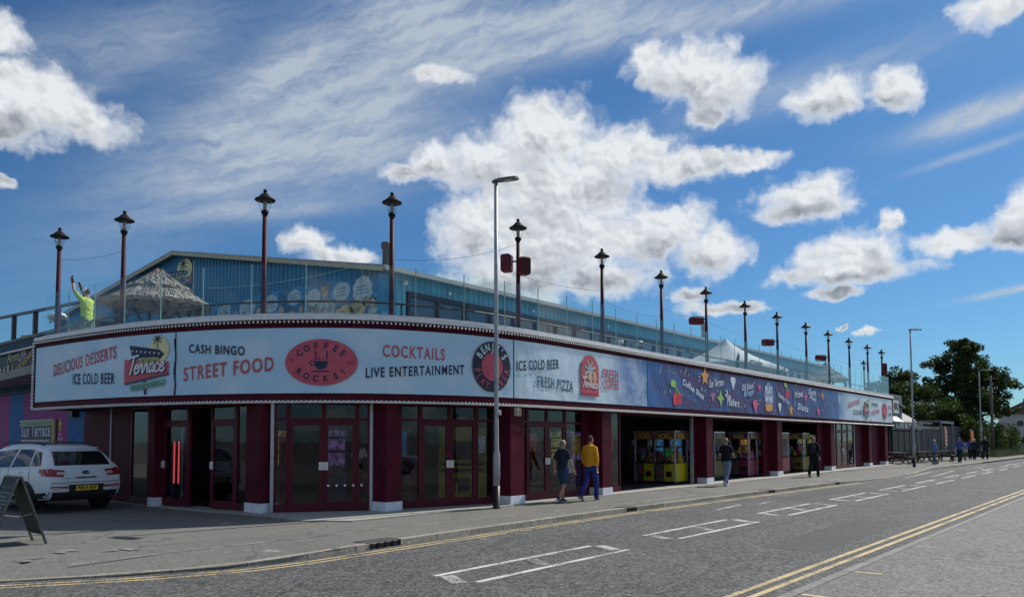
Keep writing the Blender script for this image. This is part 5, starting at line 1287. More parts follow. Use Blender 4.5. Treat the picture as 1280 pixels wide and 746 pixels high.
    Flat().text('AK13 JUY', (-.23, .537), (.23, .537), .08, .06).build('lettering', pbr('plate_black', (.02, .02, .02), .5), pl, lambda x, y, o: (-2.235 - .006 - o, -x, y), .003, local=True)
    patch('tailgate_line', ((-.80, .70), (.80, .70), (.80, .712), (-.80, .712)), 'rear', BT, n=16, m=1, off=.004)
    patch('tailgate_handle', ((-.25, .80), (.25, .80), (.25, .83), (-.25, .83)), 'rear', BT, n=6, m=1, off=.01)
    e = MB(); hit = bv.ray_cast(Vector((-4, 0, .93)), Vector((1, 0, 0)))[0]
    e.rings([[Vector((hit.x - d_, .085 * k * math.cos(2 * math.pi * i / 20), .93 + .045 * k * math.sin(2 * math.pi * i / 20))) for i in range(20)] for d_, k in ((0, 1), (.014, 1), (.016, .9))]); eb = part('badge', e, BT, t)
    Flat().text('KIA', (-.05, .912), (.05, .912), .038, .02).build('lettering', STEEL, eb, lambda x, y, o: (hit.x - .016 - o, -x, y), .004, local=True)
    patch('script_badge', ((.36, .80), (.56, .80), (.56, .82), (.36, .82)), 'rear', STEEL, n=4, m=1, off=.009)
    g = MB()
    for (p0, p1) in (((.42, 1.08), (.80, 1.40)),): pass
    for s in (1,):
        vs = [(.86, -.58, 1.30), (.86, .58, 1.30), (1.16, .68, 1.07), (1.16, -.68, 1.07)]
    bm2 = MB(); vs = []
    for j in range(5):
        for i in range(9):
            y = (-.62 + 1.24 * i / 8); x = .45 + .62 * j / 4
            h1 = bv.ray_cast(Vector((x, y, 3)), Vector((0, 0, -1))); vs.append(tuple(h1[0] + h1[1] * .008))
    bm2.add(vs, [(j * 9 + i, j * 9 + i + 1, (j + 1) * 9 + i + 1, (j + 1) * 9 + i) for j in range(4) for i in range(8)]); part('windscreen', bm2, CG, t, smooth=True)
    vs = []; bm2 = MB()
    for j in range(5):
        for i in range(9):
            y = (-.5 + 1.0 * i / 8); x = -1.25 + 1.3 * j / 4
            h1 = bv.ray_cast(Vector((x, y, 3)), Vector((0, 0, -1))); vs.append(tuple(h1[0] + h1[1] * .006))
    bm2.add(vs, [(j * 9 + i, j * 9 + i + 1, (j + 1) * 9 + i + 1, (j + 1) * 9 + i) for j in range(4) for i in range(8)]); part('sunroof', bm2, CG, t, smooth=True)
    part('aerial', MB().tube([(-1.45, 0, 1.57), (-1.62, 0, 1.80)], .006, 5), BT, t)
    bm.free(); return t
car0 = car((6.77, 21.32, 0), math.atan2(.985, -.175), 'white estate-type car parked under the curved corner with yellow rear plate')

# ------------------------------------------------------------------ pavement A-board
CHB = pbr('chalkboard', (.035, .05, .052), .7, nz=(4, .4)); ABF = pbr('board_frame', (.055, .065, .065), .6, nz=(6, .3)); CHK = pbr('chalk', (.20, .25, .26), .9, nz=(30, .4))
t = thing('pavement_sign', 'dark folding chalkboard A-board standing on the forecourt in front of the white car', 'sign', (4.15, 14.06, 0))
for nm, sx in (('front_board', -1), ('back_board', 1)):
    base = Vector((.40 * sx, 0, .0)); topv = Vector((.015 * sx, 0, 1.10)); d = (topv - base).normalized(); nn = Vector((d.z, 0, -d.x)) * sx
    for y in (-.31, .31): part('frame_rail', MB().beam(base + Vector((0, y, 0)), topv + Vector((0, y, 0)), .045, .03, up=nn), ABF, t)
    for k in (.16, .985): part('frame_rail', MB().beam(base + d * (1.16 * k) + Vector((0, -.288, 0)), base + d * (1.16 * k) + Vector((0, .288, 0)), .03, .05, up=nn), ABF, t)
    b = part(nm, MB().beam(base + d * .20, base + d * 1.13, .575, .012, up=(0, 1, 0)) if False else MB().add([tuple(base + d * u + Vector((0, y, 0)) + nn * o) for o in (-.006, .006) for u in (.2, 1.13) for y in (-.288, .288)], [(0, 1, 3, 2), (4, 6, 7, 5), (0, 4, 5, 1), (2, 3, 7, 6), (0, 2, 6, 4), (1, 5, 7, 3)]), CHB, t)
    f = Flat()
    for rw in range(13):
        y = .28 + .06 * rw if rw < 11 else .98
        x = -.24 + random.uniform(0, .05)
        while x < .16:
            l = random.uniform(.03, .12); f.stroke([(x, y), (min(x + l, .25), y + random.uniform(-.004, .004))], .022 if rw < 11 else .035); x += l + .025
    f.build('chalk_writing', CHK, b, lambda x, y, o, base=base, d=d, nn=nn, sx=sx: tuple(Vector((4.15, 14.06, 0)) + base + d * y + Vector((0, -x * -sx, 0)) + nn * (o)), .010, 1)
part('chain', MB().tube([(-.2, -.3, .5), (0, -.3, .46), (.2, -.3, .5)], .006, 5), STEEL, t)

# ------------------------------------------------------------------ machines inside the arcade
def claw(loc, rz, col, hdr, label, txt='XXL'):
    t = thing('claw_machine', label, 'claw machine', loc, rz, 'claw machines in the open bays')
    CM = pbr('claw_' + label.split()[0], col, .4, nz=(3, .15)); HM = pbr('claw_header_' + label.split()[0], hdr, .4, nz=(3, .3)); 
    W, D, Ht = 1.0, 1.7, 1.92
    part('base_cabinet', MB().box((0, 0, .40), (W - .06, D - .06, .72)), BLACK, t); part('plinth', MB().box((0, 0, .03), (W - .1, D - .1, .06)), BLACK, t)
    for x, y in ((-1, -1), (1, -1), (1, 1), (-1, 1)): part('corner_post', MB().box((x * (W / 2 - .02), y * (D / 2 - .02), 1.0), (.05, .05, 1.84)), ALU if x < 0 and y < 0 else pbr('post_lilac', (.4, .36, .48), .4), t)
    part('middle_post', MB().box((-W / 2 + .02, 0, 1.0), (.045, .045, 1.84)), STEEL, t)
    for y in (-.42, .42):
        part('prize_door', MB().box((-W / 2 - .0, y - .18, .42), (.03, .40, .64)), CM, t)
        part('prize_flap', MB().box((-W / 2 - .02, y - .18, .36), (.02, .22, .2)), BLACK, t)
        part('coin_panel', MB().box((-W / 2, y + .2, .42), (.03, .32, .64)), pbr('coin_panel', (.10, .09, .10), .4, nz=(7, .5)), t)
        part('button', MB().ell((-W / 2 - .02, y + .2, .40), (.02, .09, .09), 10, 6), pbr('button_red', (.4, .04, .05), .3), t)
        part('control_panel', MB().box((-W / 2 - .03, y, .78), (.14, .68, .05)), BLACK, t)
        part('joystick', MB().tube([(-W / 2 - .03, y - .1, .8), (-W / 2 - .03, y - .1, .92)], .015, 6), RED, t)
        part('side_glass', MB().box((-W / 2 + .01, y, 1.22), (.01, D / 2 - .08, .82)), LGLASS, t)
        part('claw', MB().tube([(0, y, 1.66), (0, y, 1.4), (.06, y + .05, 1.3)], .02, 6), STEEL, t)
    part('end_panel', MB().box((0, -D / 2 + .01, .42), (W - .14, .03, .66)), CM, t)
    part('end_glass', MB().box((0, -D / 2 + .01, 1.22), (W - .12, .01, .82)), LGLASS, t)
    part('header', MB().box((0, 0, 1.77), (W, D, .27)), HM, t); part('top', MB().box((0, 0, 1.93), (W + .02, D + .02, .05)), STEEL, t)
    hd = list(t.children)[-2]; TX = pbr('claw_letter', (.5, .40, .12), .4)
    rl = Vector(loc); c, s_ = math.cos(rz), math.sin(rz)
    for y in (-.42, .42): Flat().text(txt, (-.28, 1.68), (.28, 1.68), .17, .05).build('lettering', TX, hd, lambda x, yy, o, y=y: (rl.x - W / 2 - o, rl.y + y - x, rl.z + yy), .012)
    Flat().text(txt, (-.3, 1.68), (.3, 1.68), .17, .05).build('lettering', TX, hd, lambda x, yy, o: (rl.x + x, rl.y - D / 2 - o, rl.z + yy), .012)
    rnd = random.Random(label); TC = [(.45, .06, .06), (.06, .12, .35), (.50, .38, .05), (.40, .40, .38), (.08, .3, .1), (.45, .12, .25), (.3, .16, .07)]
    for k in range(30):
        x, y, z = rnd.uniform(-.38, .38), rnd.uniform(-.74, .74), .84 + .35 * rnd.random() ** 1.6; r = rnd.uniform(.07, .13); ci = rnd.randrange(7)
        q = MB().ell((x, y, z), (r, r, r * 1.1), 8, 6).ell((x - r * .3, y, z + r * 1.35), (r * .7, r * .7, r * .65), 8, 6).ell((x - r * .3, y + r * .5, z + r * 1.9), (r * .25,) * 3, 6, 5).ell((x - r * .3, y - r * .5, z + r * 1.9), (r * .25,) * 3, 6, 5).ell((x - r * .8, y + r * .8, z + r * .3), (r * .4, r * .3, r * .3), 6, 5)
        part('plush_toy', q, pbr('plush_%d' % ci, TC[ci], .9, nz=(12, .25)), t, smooth=True)
    return t
claw((25.42, 14.05, .034), 0, (.50, .42, .02), (.20, .09, .03), 'yellow twin claw machine with toys in the first open bay')
claw((32.2, 14.1, .034), 0, (.20, .03, .07), (.09, .04, .06), 'pink twin claw machine standing in the second open bay')
claw((39.3, 14.2, .034), 0, (.20, .17, .03), (.16, .11, .04), 'mustard twin claw machine behind the walking man with a backpack')
claw((23.0, 17.6, .034), 0, (.25, .10, .30), (.1, .05, .15), 'purple claw machine deep inside the first open bay')
claw((30.0, 17.6, .034), 0, (.10, .2, .40), (.1, .05, .15), 'blue claw machine deep inside the second open bay')
def cabinet(loc, rz, col, label):
    t = thing('arcade_cabinet', label, 'arcade machine', loc, rz)
    CM = pbr('cabinet_' + label.split()[0], col, .4, nz=(3, .15))
    side = [(-.45, 0), (.35, 0), (.35, .75), (.55, .9), (.5, 1.0), (.22, 1.08), (.12, 1.62), (.3, 1.72), (.3, 1.98), (-.45, 1.98)]
    for y in (-.62, .62):
        q = MB(); n = len(side); q.add([(x, y - .03, z) for x, z in side] + [(x, y + .03, z) for x, z in side], [tuple(range(n)), tuple(range(2 * n - 1, n - 1, -1))] + [(i, n + i, n + (i + 1) % n, (i + 1) % n) for i in range(n)]); part('side_panel', q, CM, t)
    part('lower_front', MB().box((.2, 0, .4), (.25, 1.18, .7)), CM, t); part('control_deck', MB().box((.38, 0, .9), (.36, 1.18, .06)), CM, t); part('screen', MB().box((.12, 0, 1.36), (.05, .86, .5)), pbr('dark_screen', (.02, .025, .03), .1), t); part('screen_surround', MB().box((.08, 0, 1.36), (.05, 1.18, .72)), CM, t); part('marquee_box', MB().box((.0, 0, 1.85), (.58, 1.18, .24)), CM, t); part('back_panel', MB().box((-.4, 0, 1.0), (.08, 1.18, 1.9)), BLACK, t)
    for k in range(6): part('button', MB().ell((.42, -.4 + .16 * k, .95), (.035, .035, .025), 8, 5), RED, t, smooth=True)
    part('coin_door', MB().box((.335, 0, .42), (.02, .4, .4)), BLACK, t)
    return t
cabinet((15.1, 14.5, .034), math.atan2(-.66, -.75), (.62, .42, .03), 'yellow arcade cabinet seen through the glass doors behind the street light')
cabinet((13.4, 15.6, .034), math.atan2(-.66, -.75), (.10, .03, .05), 'dark red arcade cabinet behind the glass doors left of the yellow one')
def slot(loc, rz, col, scr, label):
    t = thing('slot_machine', label, 'slot machine', loc, rz, 'lit machines deep inside the arcade')
    CM = pbr('slot_body_%d' % int(col[0] * 100), col, .35, nz=(3, .2))
    part('body', MB().box((0, 0, .45), (.62, .6, .9)), CM, t); part('upper_case', MB().box((.06, 0, 1.32), (.5, .62, .84)), CM, t)
    for nm, z, hh in (('lower_screen', 1.12, .34), ('upper_screen', 1.52, .30)):
        m = pbr('screen_%d_%d' % (int(scr[0] * 100), int(scr[2] * 100)), scr, .2, nz=(7, .9), emit=(scr, .20)); part(nm, MB().box((-.2, 0, z), (.02, .5, hh)), m, t)
    part('top_box', MB().box((.06, 0, 1.82), (.46, .6, .16)), pbr('slot_top_%d' % int(scr[0] * 100), scr, .3, nz=(9, .8), emit=(scr, .16)), t); part('button_deck', MB().box((-.33, 0, .88), (.2, .6, .06)), BLACK, t)
    for k in range(4): part('button', MB().box((-.36, -.2 + .13 * k, .92), (.06, .08, .02)), POST[k], t)
    part('stool_base', MB().lathe([(.2, 0), (.2, .02), (.03, .04), (.03, .62), (.17, .64), (.17, .70)], (-.75, 0, 0), 12), BLACK, t)
    return t
_sl = [('purple', (.10, .04, .16), (.30, .16, .42)), ('red', (.26, .03, .04), (.7, .3, .06)), ('blue', (.04, .07, .24), (.08, .35, .65)), ('black', (.03, .03, .03), (.5, .5, .15))]
for k, (a, b, rz, where) in enumerate(((12.6, 16.9, .9, 'behind the corner double doors'), (13.4, 16.2, .9, 'right of it behind the corner double doors'), (16.4, 15.4, .6, 'behind the first straight-front doors'), (17.6, 15.2, .6, 'behind the two walking men'), (11.6, 18.4, .7, 'inside the open left entrance'), (21.5, 15.2, 1.0, 'at the left of the first open bay'), (22.2, 16.6, 1.0, 'behind the yellow claw machine'), (28.2, 15.0, 1.0, 'at the left of the second open bay'), (29.2, 16.2, 1.0, 'behind the pink claw machine'), (35.2, 15.0, 1.0, 'at the left of the third open bay'), (36.6, 15.6, 1.0, 'behind the man with the rucksack'), (43.6, 15.2, 1.0, 'behind the far glazed doors'), (45.2, 15.2, 1.0, 'at the right of the far glazed doors'))):
    n_, c_, s_ = _sl[(k * 3 + k // 4) % 4]; slot((a, b, .034), rz, c_, s_, 'lit %s slot machine %s' % (n_, where))
claw((29.9, 14.6, .034), 0, (.16, .14, .03), (.12, .06, .03), 'olive twin claw machine left of the pink one')
claw((36.6, 14.3, .034), 0, (.34, .05, .05), (.12, .05, .05), 'crimson twin claw machine left of the mustard one')
NEON = pbr('neon_red', (.9, .05, .05), .4, emit=((1.0, .12, .14), .75))
t = thing('neon_tube_sign', 'vertical red neon tubes glowing behind the left entrance glass', 'neon light', (9.22, 18.93, .034), .16)
part('case', MB().box((.05, 0, 1.15), (.06, .42, 2.0)), BLACK, t)
for y in (-.2, .2): part('case_edge', MB().box((-.01, y, 1.15), (.05, .03, 2.0)), STEEL, t)
for y in (-.09, .09): part('tube', MB().tube([(-.03, y, .55), (-.03, y, 1.62)], .018, 8), NEON, t, smooth=True)

# ------------------------------------------------------------------ people
SKIN = pbr('skin', (.42, .24, .17), .55, nz=(9, .1)); HAIRG = pbr('hair_grey', (.22, .20, .18), .8, nz=(40, .4)); HAIRB = pbr('hair_brown', (.06, .035, .022), .8, nz=(40, .4)); HAIRW = pbr('hair_white', (.6, .58, .55), .8, nz=(40, .2)); EYE = pbr('eye_dark', (.03, .025, .02), .2)
def solidify(name, build, mat, parent, vox, wrinkle=0.0, it=2):
    q = MB(); build(q)
    tmp = link('tmp', q.mesh('tmp'), None)
    md = tmp.modifiers.new('r', 'REMESH'); md.mode = 'VOXEL'; md.voxel_size = vox
    sm = tmp.modifiers.new('s', 'SMOOTH'); sm.iterations = it; sm.factor = .5
    dg = bpy.context.evaluated_depsgraph_get(); me = bpy.data.meshes.new_from_object(tmp.evaluated_get(dg)); bpy.data.objects.remove(tmp)
    me.name = name; me.materials.clear()
    if wrinkle:
        for v in me.vertices:
            c = v.co; nn = mnoise.noise(Vector((c.x * 9, c.y * 9, c.z * 14 + c.y * 6))) + .5 * mnoise.noise(c * 26)
            
            fo = mnoise.noise(Vector((c.x * 5 + 3, c.y * 5, c.z * 22 + 4 * mnoise.noise(c * 4))))
            v.co = c + v.normal * (nn * wrinkle + max(0.0, abs(fo) - .12) * -.022 * (wrinkle > .004))
    me.polygons.foreach_set('use_smooth', [True] * len(me.polygons))
    return link(name, me, mat, parent)
def person(loc, rz, label, h=1.75, stride=.25, phase=1, top=None, top_mat=None, sleeves='short', legs='trousers', leg_mat=None, shoe_mat=None, hair=HAIRB, hair_len=.0, hood=False, pack=None, arms=None, cap=None, gloves=None, belly=0.0, vox=.014, wide=1.0, long_coat=False, head_turn=0.0, lean=0.0, group=None):
    """local frame: walks towards +X, left is +Y"""
    t = thing('person', label, 'person', loc, rz, group); k = h / 1.75
    V = lambda x, y, z: Vector((x * k + lean * z * k, y * k, z * k))
    ft = {}
    for s, sg_ in (('L', 1), ('R', -1)):
        st = stride * phase * sg_
        hip = V(0, .095 * sg_, .92); ank = V(st * 1.15 - .03 - (.10 if st < 0 else 0), .10 * sg_, .085 + (.06 if st < 0 else 0)); kn = (hip + ank) / 2 + V(.05 + (.06 if st < 0 else .01), .005 * sg_, .0)
        if stride == 0: ank = V(-.02, .11 * sg_, .085); kn = V(.02, .105 * sg_, .5)
        ft[s] = (hip, kn, ank, st)
    sh = {s: V(-.01, .178 * sg_, 1.405) for s, sg_ in (('L', 1), ('R', -1))}
    if arms is None:
        arms = {}
        for s, sg_ in (('L', 1), ('R', -1)):
            sw = -stride * .75 * phase * sg_
            arms[s] = (V(-.03 + sw * .45, .27 * sg_, 1.15), V(.05 + sw * 1.1, .27 * sg_, .90))
    else: arms = {s: (V(*arms[s][0]), V(*arms[s][1])) for s in arms}
    TOR = [(.80, .15, .11), (.88, .172, .12), (.95, .168, .118), (1.05, .155, .112), (1.17, .160, .115), (1.28, .175, .12), (1.37, .178, .112), (1.44, .135, .088), (1.485, .065, .062)]
    def torso(q, ex, z0=0, z1=9, bel=0.0):
        rs = []
        for z, w, d in TOR:
            if z < z0 or z > z1: continue
            b = bel * math.exp(-((z - 1.08) / .14) ** 2)
            rs.append([V((d + ex + (b if math.cos(a) > 0 else 0)) * math.cos(a) - .012 * math.sin((z - .9) * 6), (w * wide + ex) * math.sin(a), z) for a in [2 * math.pi * i / 16 for i in range(16)]])
        q.rings(rs)
    def limb(q, pts, rad, n=10): q.tube(pts, [r * k for r in rad], n); [q.ell(p, (r * k * .98,) * 3, 10, 7) for p, r in zip(pts[1:-1], rad[1:-1])]
    def hand(q, el, wr, sg_):
        d = (wr - el).normalized(); side = Vector((0, 0, 1)).cross(d); side = side.normalized() if side.length > .1 else Vector((1, 0, 0)); nn = d.cross(side)
        side = Vector((1, 0, 0)) if abs(d.z) > .7 else side
        side = (side - d * side.dot(d)).normalized(); nn = d.cross(side)
        M = Matrix((side, nn, d)).transposed(); pc = wr + d * .05 * k
        q.ell(pc, (.042 * k, .018 * k, .055 * k), 10, 7, M)
        for j, (off, ln) in enumerate(((-.030, .062), (-.011, .074), (.010, .070), (.029, .055))):
            b0 = pc + side * off * k + d * .04 * k; b1 = b0 + d * ln * .5 * k + nn * sg_ * -.010 * k; b2 = b1 + d * ln * .42 * k + nn * sg_ * -.026 * k
            q.tube([b0, b1, b2], [.0105 * k, .0098 * k, .0085 * k], 7)
        b0 = pc + side * .036 * k - d * .015 * k; q.tube([b0, b0 + side * .028 * k + d * .022 * k, b0 + side * .036 * k + d * .055 * k], [.012 * k, .011 * k, .009 * k], 7)
    hc = V(.015, 0, 1.635); Hm = Matrix.Rotation(head_turn, 3, 'Z')
    def body(q):
        torso(q, -.012)
        q.tube([V(-.015, 0, 1.44), V(0, 0, 1.56)], [.062 * k, .056 * k], 12)
        q.ell(hc, (.098 * k, .076 * k, .118 * k), 16, 12, Hm); q.ell(hc + Hm @ Vector((.03 * k, 0, -.06 * k)), (.062 * k, .056 * k, .055 * k), 12, 8)
        q.ell(hc + Hm @ Vector((.098 * k, 0, -.015 * k)), (.018 * k, .013 * k, .022 * k), 8, 6)
        for s in (1, -1): q.ell(hc + Hm @ Vector((-.002, .078 * s * k, -.005)), (.022 * k, .011 * k, .032 * k), 8, 6)
        for s, sg_ in (('L', 1), ('R', -1)):
            hip, kn, ank, st = ft[s]
            limb(q, [hip, (hip + kn) / 2, kn, kn * .55 + ank * .45, ank], [.085, .074, .054, .052, .036]); q.ell(hip, (.095 * k,) * 3, 12, 8)
            el, wr = arms[s]
            limb(q, [sh[s], (sh[s] + el) / 2, el, el * .6 + wr * .4, wr], [.052, .046, .039, .037, .026]); q.ell(sh[s], (.058 * k,) * 3, 10, 7)
            hand(q, el, wr, sg_)
    solidify('body', body, SKIN, t, vox * .75, it=1)
    for s in (1, -1):
        e = MB().ell(hc + Hm @ Vector((.088 * k, .031 * s * k, .012 * k)), (.011 * k, .014 * k, .009 * k), 8, 6); part('eye', e, EYE, t, smooth=True)
    e = MB().ell(hc + Hm @ Vector((.087 * k, 0, -.058 * k)), (.008 * k, .024 * k, .006 * k), 8, 5); part('mouth', e, pbr('lip', (.35, .13, .11), .5), t, smooth=True)
    if hair is not None:
        def hr(q):
            q.ell(hc + Hm @ Vector((-.014 * k, 0, .022 * k)), (.098 * k, .083 * k, .108 * k), 14, 10, Hm)
            if hair_len: q.ell(hc + Hm @ Vector((-.05 * k, 0, -.05 * k)), (.055 * k, .08 * k, (.09 + hair_len) * k), 12, 8, Hm)
        if hair_len or hair is HAIRW or hair is HAIRB: solidify('hair', hr, hair, t, .013, .002)
        else:
            q = MB().ell(hc + Hm @ Vector((-.02 * k, 0, .012 * k)), (.085 * k, .081 * k, .10 * k), 14, 10, Hm); part('hair', q, hair, t, smooth=True)
    def shirt(q):
        torso(q, .016, .86 if not hood else .90, 9, belly)
        q.ell(V(-.005, 0, 1.375), (.10 * k, .165 * k, .075 * k), 14, 8)
        for sg_ in (1, -1): q.tube([V(-.015, .035 * sg_, 1.475), V(-.012, .10 * sg_, 1.445), V(-.01, .175 * sg_, 1.405)], [.05 * k, .058 * k, .062 * k], 10)
        for s, sg_ in (('L', 1), ('R', -1)):
            el, wr = arms[s]; q.ell(sh[s], (.066 * k,) * 3, 10, 7)
            if sleeves == 'short': q.tube([sh[s], sh[s] * .22 + el * .78], [.066 * k, .068 * k], 12)
            else: limb(q, [sh[s], (sh[s] + el) / 2, el, el * .5 + wr * .5, el * .1 + wr * .9], [.064, .062, .057, .053, .044])
        if hood: q.ell(V(-.075, 0, 1.455), (.06 * k, .095 * k, .065 * k), 12, 8); q.tube([V(-.05, .09, 1.45), V(.03, .06, 1.50), V(.05, 0, 1.47), V(.03, -.06, 1.50), V(-.05, -.09, 1.45)], .03 * k, 8); q.ell(V(0, 0, .93), (.145 * k, .19 * k, .05 * k), 14, 7)
        if long_coat: q.rings([[V(d * math.cos(a), w * math.sin(a), z) for a in [2 * math.pi * i / 16 for i in range(16)]] for z, w, d in ((.38, .33, .26), (.6, .30, .23), (.95, .235, .18), (1.15, .20, .14))])
    solidify('hooded_top' if hood else ('coat' if long_coat else ('shirt' if sleeves == 'short' else 'jacket')), shirt, top_mat, t, vox, .006)
    def trs(q):
        torso(q, .014, .79, .97)
        for s in ('L', 'R'):
            hip, kn, ank, st = ft[s]; q.ell(hip, (.108 * k,) * 3, 12, 8)
            if legs == 'shorts': q.tube([hip, (hip + kn) / 2, kn + (kn - hip) * .04], [.106 * k, .100 * k, .092 * k], 12)
            else: limb(q, [hip, (hip + kn) / 2, kn, kn * .5 + ank * .5, ank + (ank - kn) * .06], [.106, .095, .080, .073, .070])
    solidify('shorts' if legs == 'shorts' else 'trousers', trs, leg_mat, t, vox, .007)
    for s, sg_ in (('L', 1), ('R', -1)):
        hip, kn, ank, st = ft[s]
        pit = .45 if (st < 0 and stride) else 0.0
        Mf = Matrix.Rotation(pit, 3, 'Y')
        def shoe(q):
            q.ell(ank + Mf @ (Vector((.055, 0, -.045)) * k), (.135 * k, .048 * k, .042 * k), 14, 8, Mf); q.ell(ank + Mf @ (Vector((-.02, 0, -.02)) * k), (.06 * k, .045 * k, .055 * k), 10, 7, Mf)
        so = solidify('shoe', shoe, shoe_mat, t, .014)
        part('sole', MB().box(ank + Mf @ (Vector((.05, 0, -.077)) * k), (.26 * k, .088 * k, .018 * k), M=Mf), pbr('sole_pale', (.45, .45, .43), .8) if shoe_mat is not BLACK else BLACK, so)
    if pack: 
        def pk(q): q.ell(V(-.20, 0, 1.22), (.10 * k, .155 * k, .22 * k), 14, 10); q.ell(V(-.26, 0, 1.13), (.06 * k, .11 * k, .10 * k), 12, 8)
        solidify('backpack', pk, pack, t, .016, .003)
        for s in (1, -1): part('strap', MB().tube([V(-.13, .10 * s, 1.40), V(.0, .11 * s, 1.50), V(.12, .11 * s, 1.38), V(.13, .13 * s, 1.15), V(-.08, .17 * s, 1.05)], .018, 6), pack, t, smooth=True)
    if cap:
        q = MB(); q.lathe([(.092 * k, hc.z + .015), (.090 * k, hc.z + .07 * k), (.06 * k, hc.z + .115 * k), (.01, hc.z + .125 * k)], (hc.x, hc.y, 0), 16); q.ell((hc.x + .10 * k, hc.y, hc.z + .03), (.08 * k, .07 * k, .01), 12, 5); part('cap', q, cap, t, smooth=True)
    if gloves:
        for s in ('L', 'R'):
            el, wr = arms[s]; d = (wr - el).normalized()
            def gl(q): q.tube([el * .35 + wr * .65, wr], [.042 * k, .036 * k], 10); hand(q, el, wr, 1 if s == 'L' else -1)
            solidify('glove', gl, gloves, t, .010, it=1)
    return t
NVY = pbr('cloth_navy', (.016, .026, .042), .9, nz=(30, .25)); DEN = pbr('cloth_denim', (.035, .06, .12), .9, nz=(60, .25)); JEAN = pbr('cloth_blue_jeans', (.02, .04, .19), .9, nz=(60, .3)); LJEAN = pbr('cloth_light_jeans', (.16, .22, .32), .9, nz=(40, .25)); MUST = pbr('cloth_mustard', (.66, .31, .02), .9, nz=(30, .12)); BLK = pbr('cloth_black', (.012, .012, .016), .9, nz=(30, .3)); HIV = pbr('cloth_hi_vis', (.40, .54, .09), .8, nz=(20, .15)); GRY = pbr('cloth_grey_green', (.10, .15, .14), .9, nz=(20, .2)); CBLUE = pbr('cloth_sky_blue', (.13, .24, .48), .9, nz=(20, .25)); SBLUE = pbr('cloth_royal_blue', (.06, .10, .30), .9, nz=(20, .2)); SHB = pbr('shoe_dark', (.04, .04, .045), .7); SHW = pbr('shoe_white', (.70, .70, .70), .6); SHT = pbr('shoe_tan', (.12, .09, .07), .7)
WALK = -.02
person((16.36, 12.0, .0), WALK - .05, 'man in navy t-shirt and denim shorts walking along the pavement', 1.66, .13, 1, top_mat=NVY, sleeves='short', legs='shorts', leg_mat=DEN, shoe_mat=SHB, hair=HAIRG)
person((17.25, 11.72, .0), WALK + .02, 'man in mustard yellow hooded top and blue jeans walking ahead', 1.77, .15, -1, top_mat=MUST, sleeves='long', hood=True, legs='trousers', leg_mat=JEAN, shoe_mat=SHT, hair=HAIRB, belly=.03, wide=1.12)
person((25.75, 11.6, 0), WALK, 'man in black polo shirt, pale jeans and white trainers walking past the pink claw machine', 1.71, .20, 1, top_mat=BLK, sleeves='short', legs='trousers', leg_mat=LJEAN, shoe_mat=SHW, hair=HAIRG, belly=.06, wide=1.1, arms={'L': ((-.02, .27, 1.15), (.17, .20, 1.05)), 'R': ((.0, -.27, 1.15), (.2, -.2, 1.06))})
person((34.2, 11.3, 0), WALK, 'man all in black with a rucksack walking past the third open bay', 1.76, .18, -1, top_mat=BLK, sleeves='long', legs='trousers', leg_mat=BLK, shoe_mat=SHB, hair=HAIRG, pack=pbr('pack_black', (.02, .022, .03), .8))
person((55.4, 10.6, 0), WALK + 2.2, 'white-haired person in pale blue clothes by the picnic tables', 1.62, .08, 1, top_mat=CBLUE, sleeves='long', legs='trousers', leg_mat=pbr('cloth_slate', (.07, .11, .20), .9, nz=(20, .2)), shoe_mat=SHB, hair=HAIRW, wide=1.15, vox=.022)
person((60.4, 10.0, 0), WALK, 'man in a royal blue jacket and dark trousers beyond the arcade', 1.76, .16, 1, top_mat=SBLUE, sleeves='long', legs='trousers', leg_mat=NVY, shoe_mat=SHB, hair=HAIRG, vox=.022)
person((69.6, 10.5, 0), WALK, 'grey-haired person in dark jacket, left of the far walking pair', 1.68, .14, 1, top_mat=NVY, sleeves='long', legs='trousers', leg_mat=BLK, shoe_mat=SHB, hair=HAIRW, vox=.022)
person((71.0, 9.95, 0), WALK, 'tall fair-headed man in black, right of the far walking pair', 1.84, .14, -1, top_mat=BLK, sleeves='long', legs='trousers', leg_mat=BLK, shoe_mat=SHB, hair=None, vox=.022)
person((71.6, 11.1, 0), WALK, 'third dark-clothed walker half hidden between the far pair', 1.66, .14, 1, top_mat=SBLUE, sleeves='long', legs='trousers', leg_mat=BLK, shoe_mat=SHB, hair=HAIRB, vox=.022)
t = thing('wooden_step', 'low wooden step under the worker on the terrace', 'step', (8.2, 22.1, TZ))
for k in range(3): part('plank', MB().box((0, -.2 + .2 * k, .15), (.7, .18, .04)), pbr('step_wood', (.25, .18, .1), .8), t)
for x in (-.3, .3): part('bearer', MB().box((x, 0, .065), (.06, .56, .13)), pbr('step_wood', (.25, .18, .1), .8), t)
person((8.15, 22.05, TZ + .17), R(118), 'worker in bright yellow shirt and white cap raising both gloved arms on the terrace', 1.82, .0, 1, top_mat=HIV, sleeves='short', legs='trousers', leg_mat=GRY, shoe_mat=SHB, hair=HAIRB, cap=WHITE, gloves=pbr('glove_black', (.02, .02, .022), .8), arms={'L': ((.20, .20, 1.66), (.34, .10, 1.98)), 'R': ((.25, -.24, 1.52), (.40, -.26, 1.84))}, lean=.03)
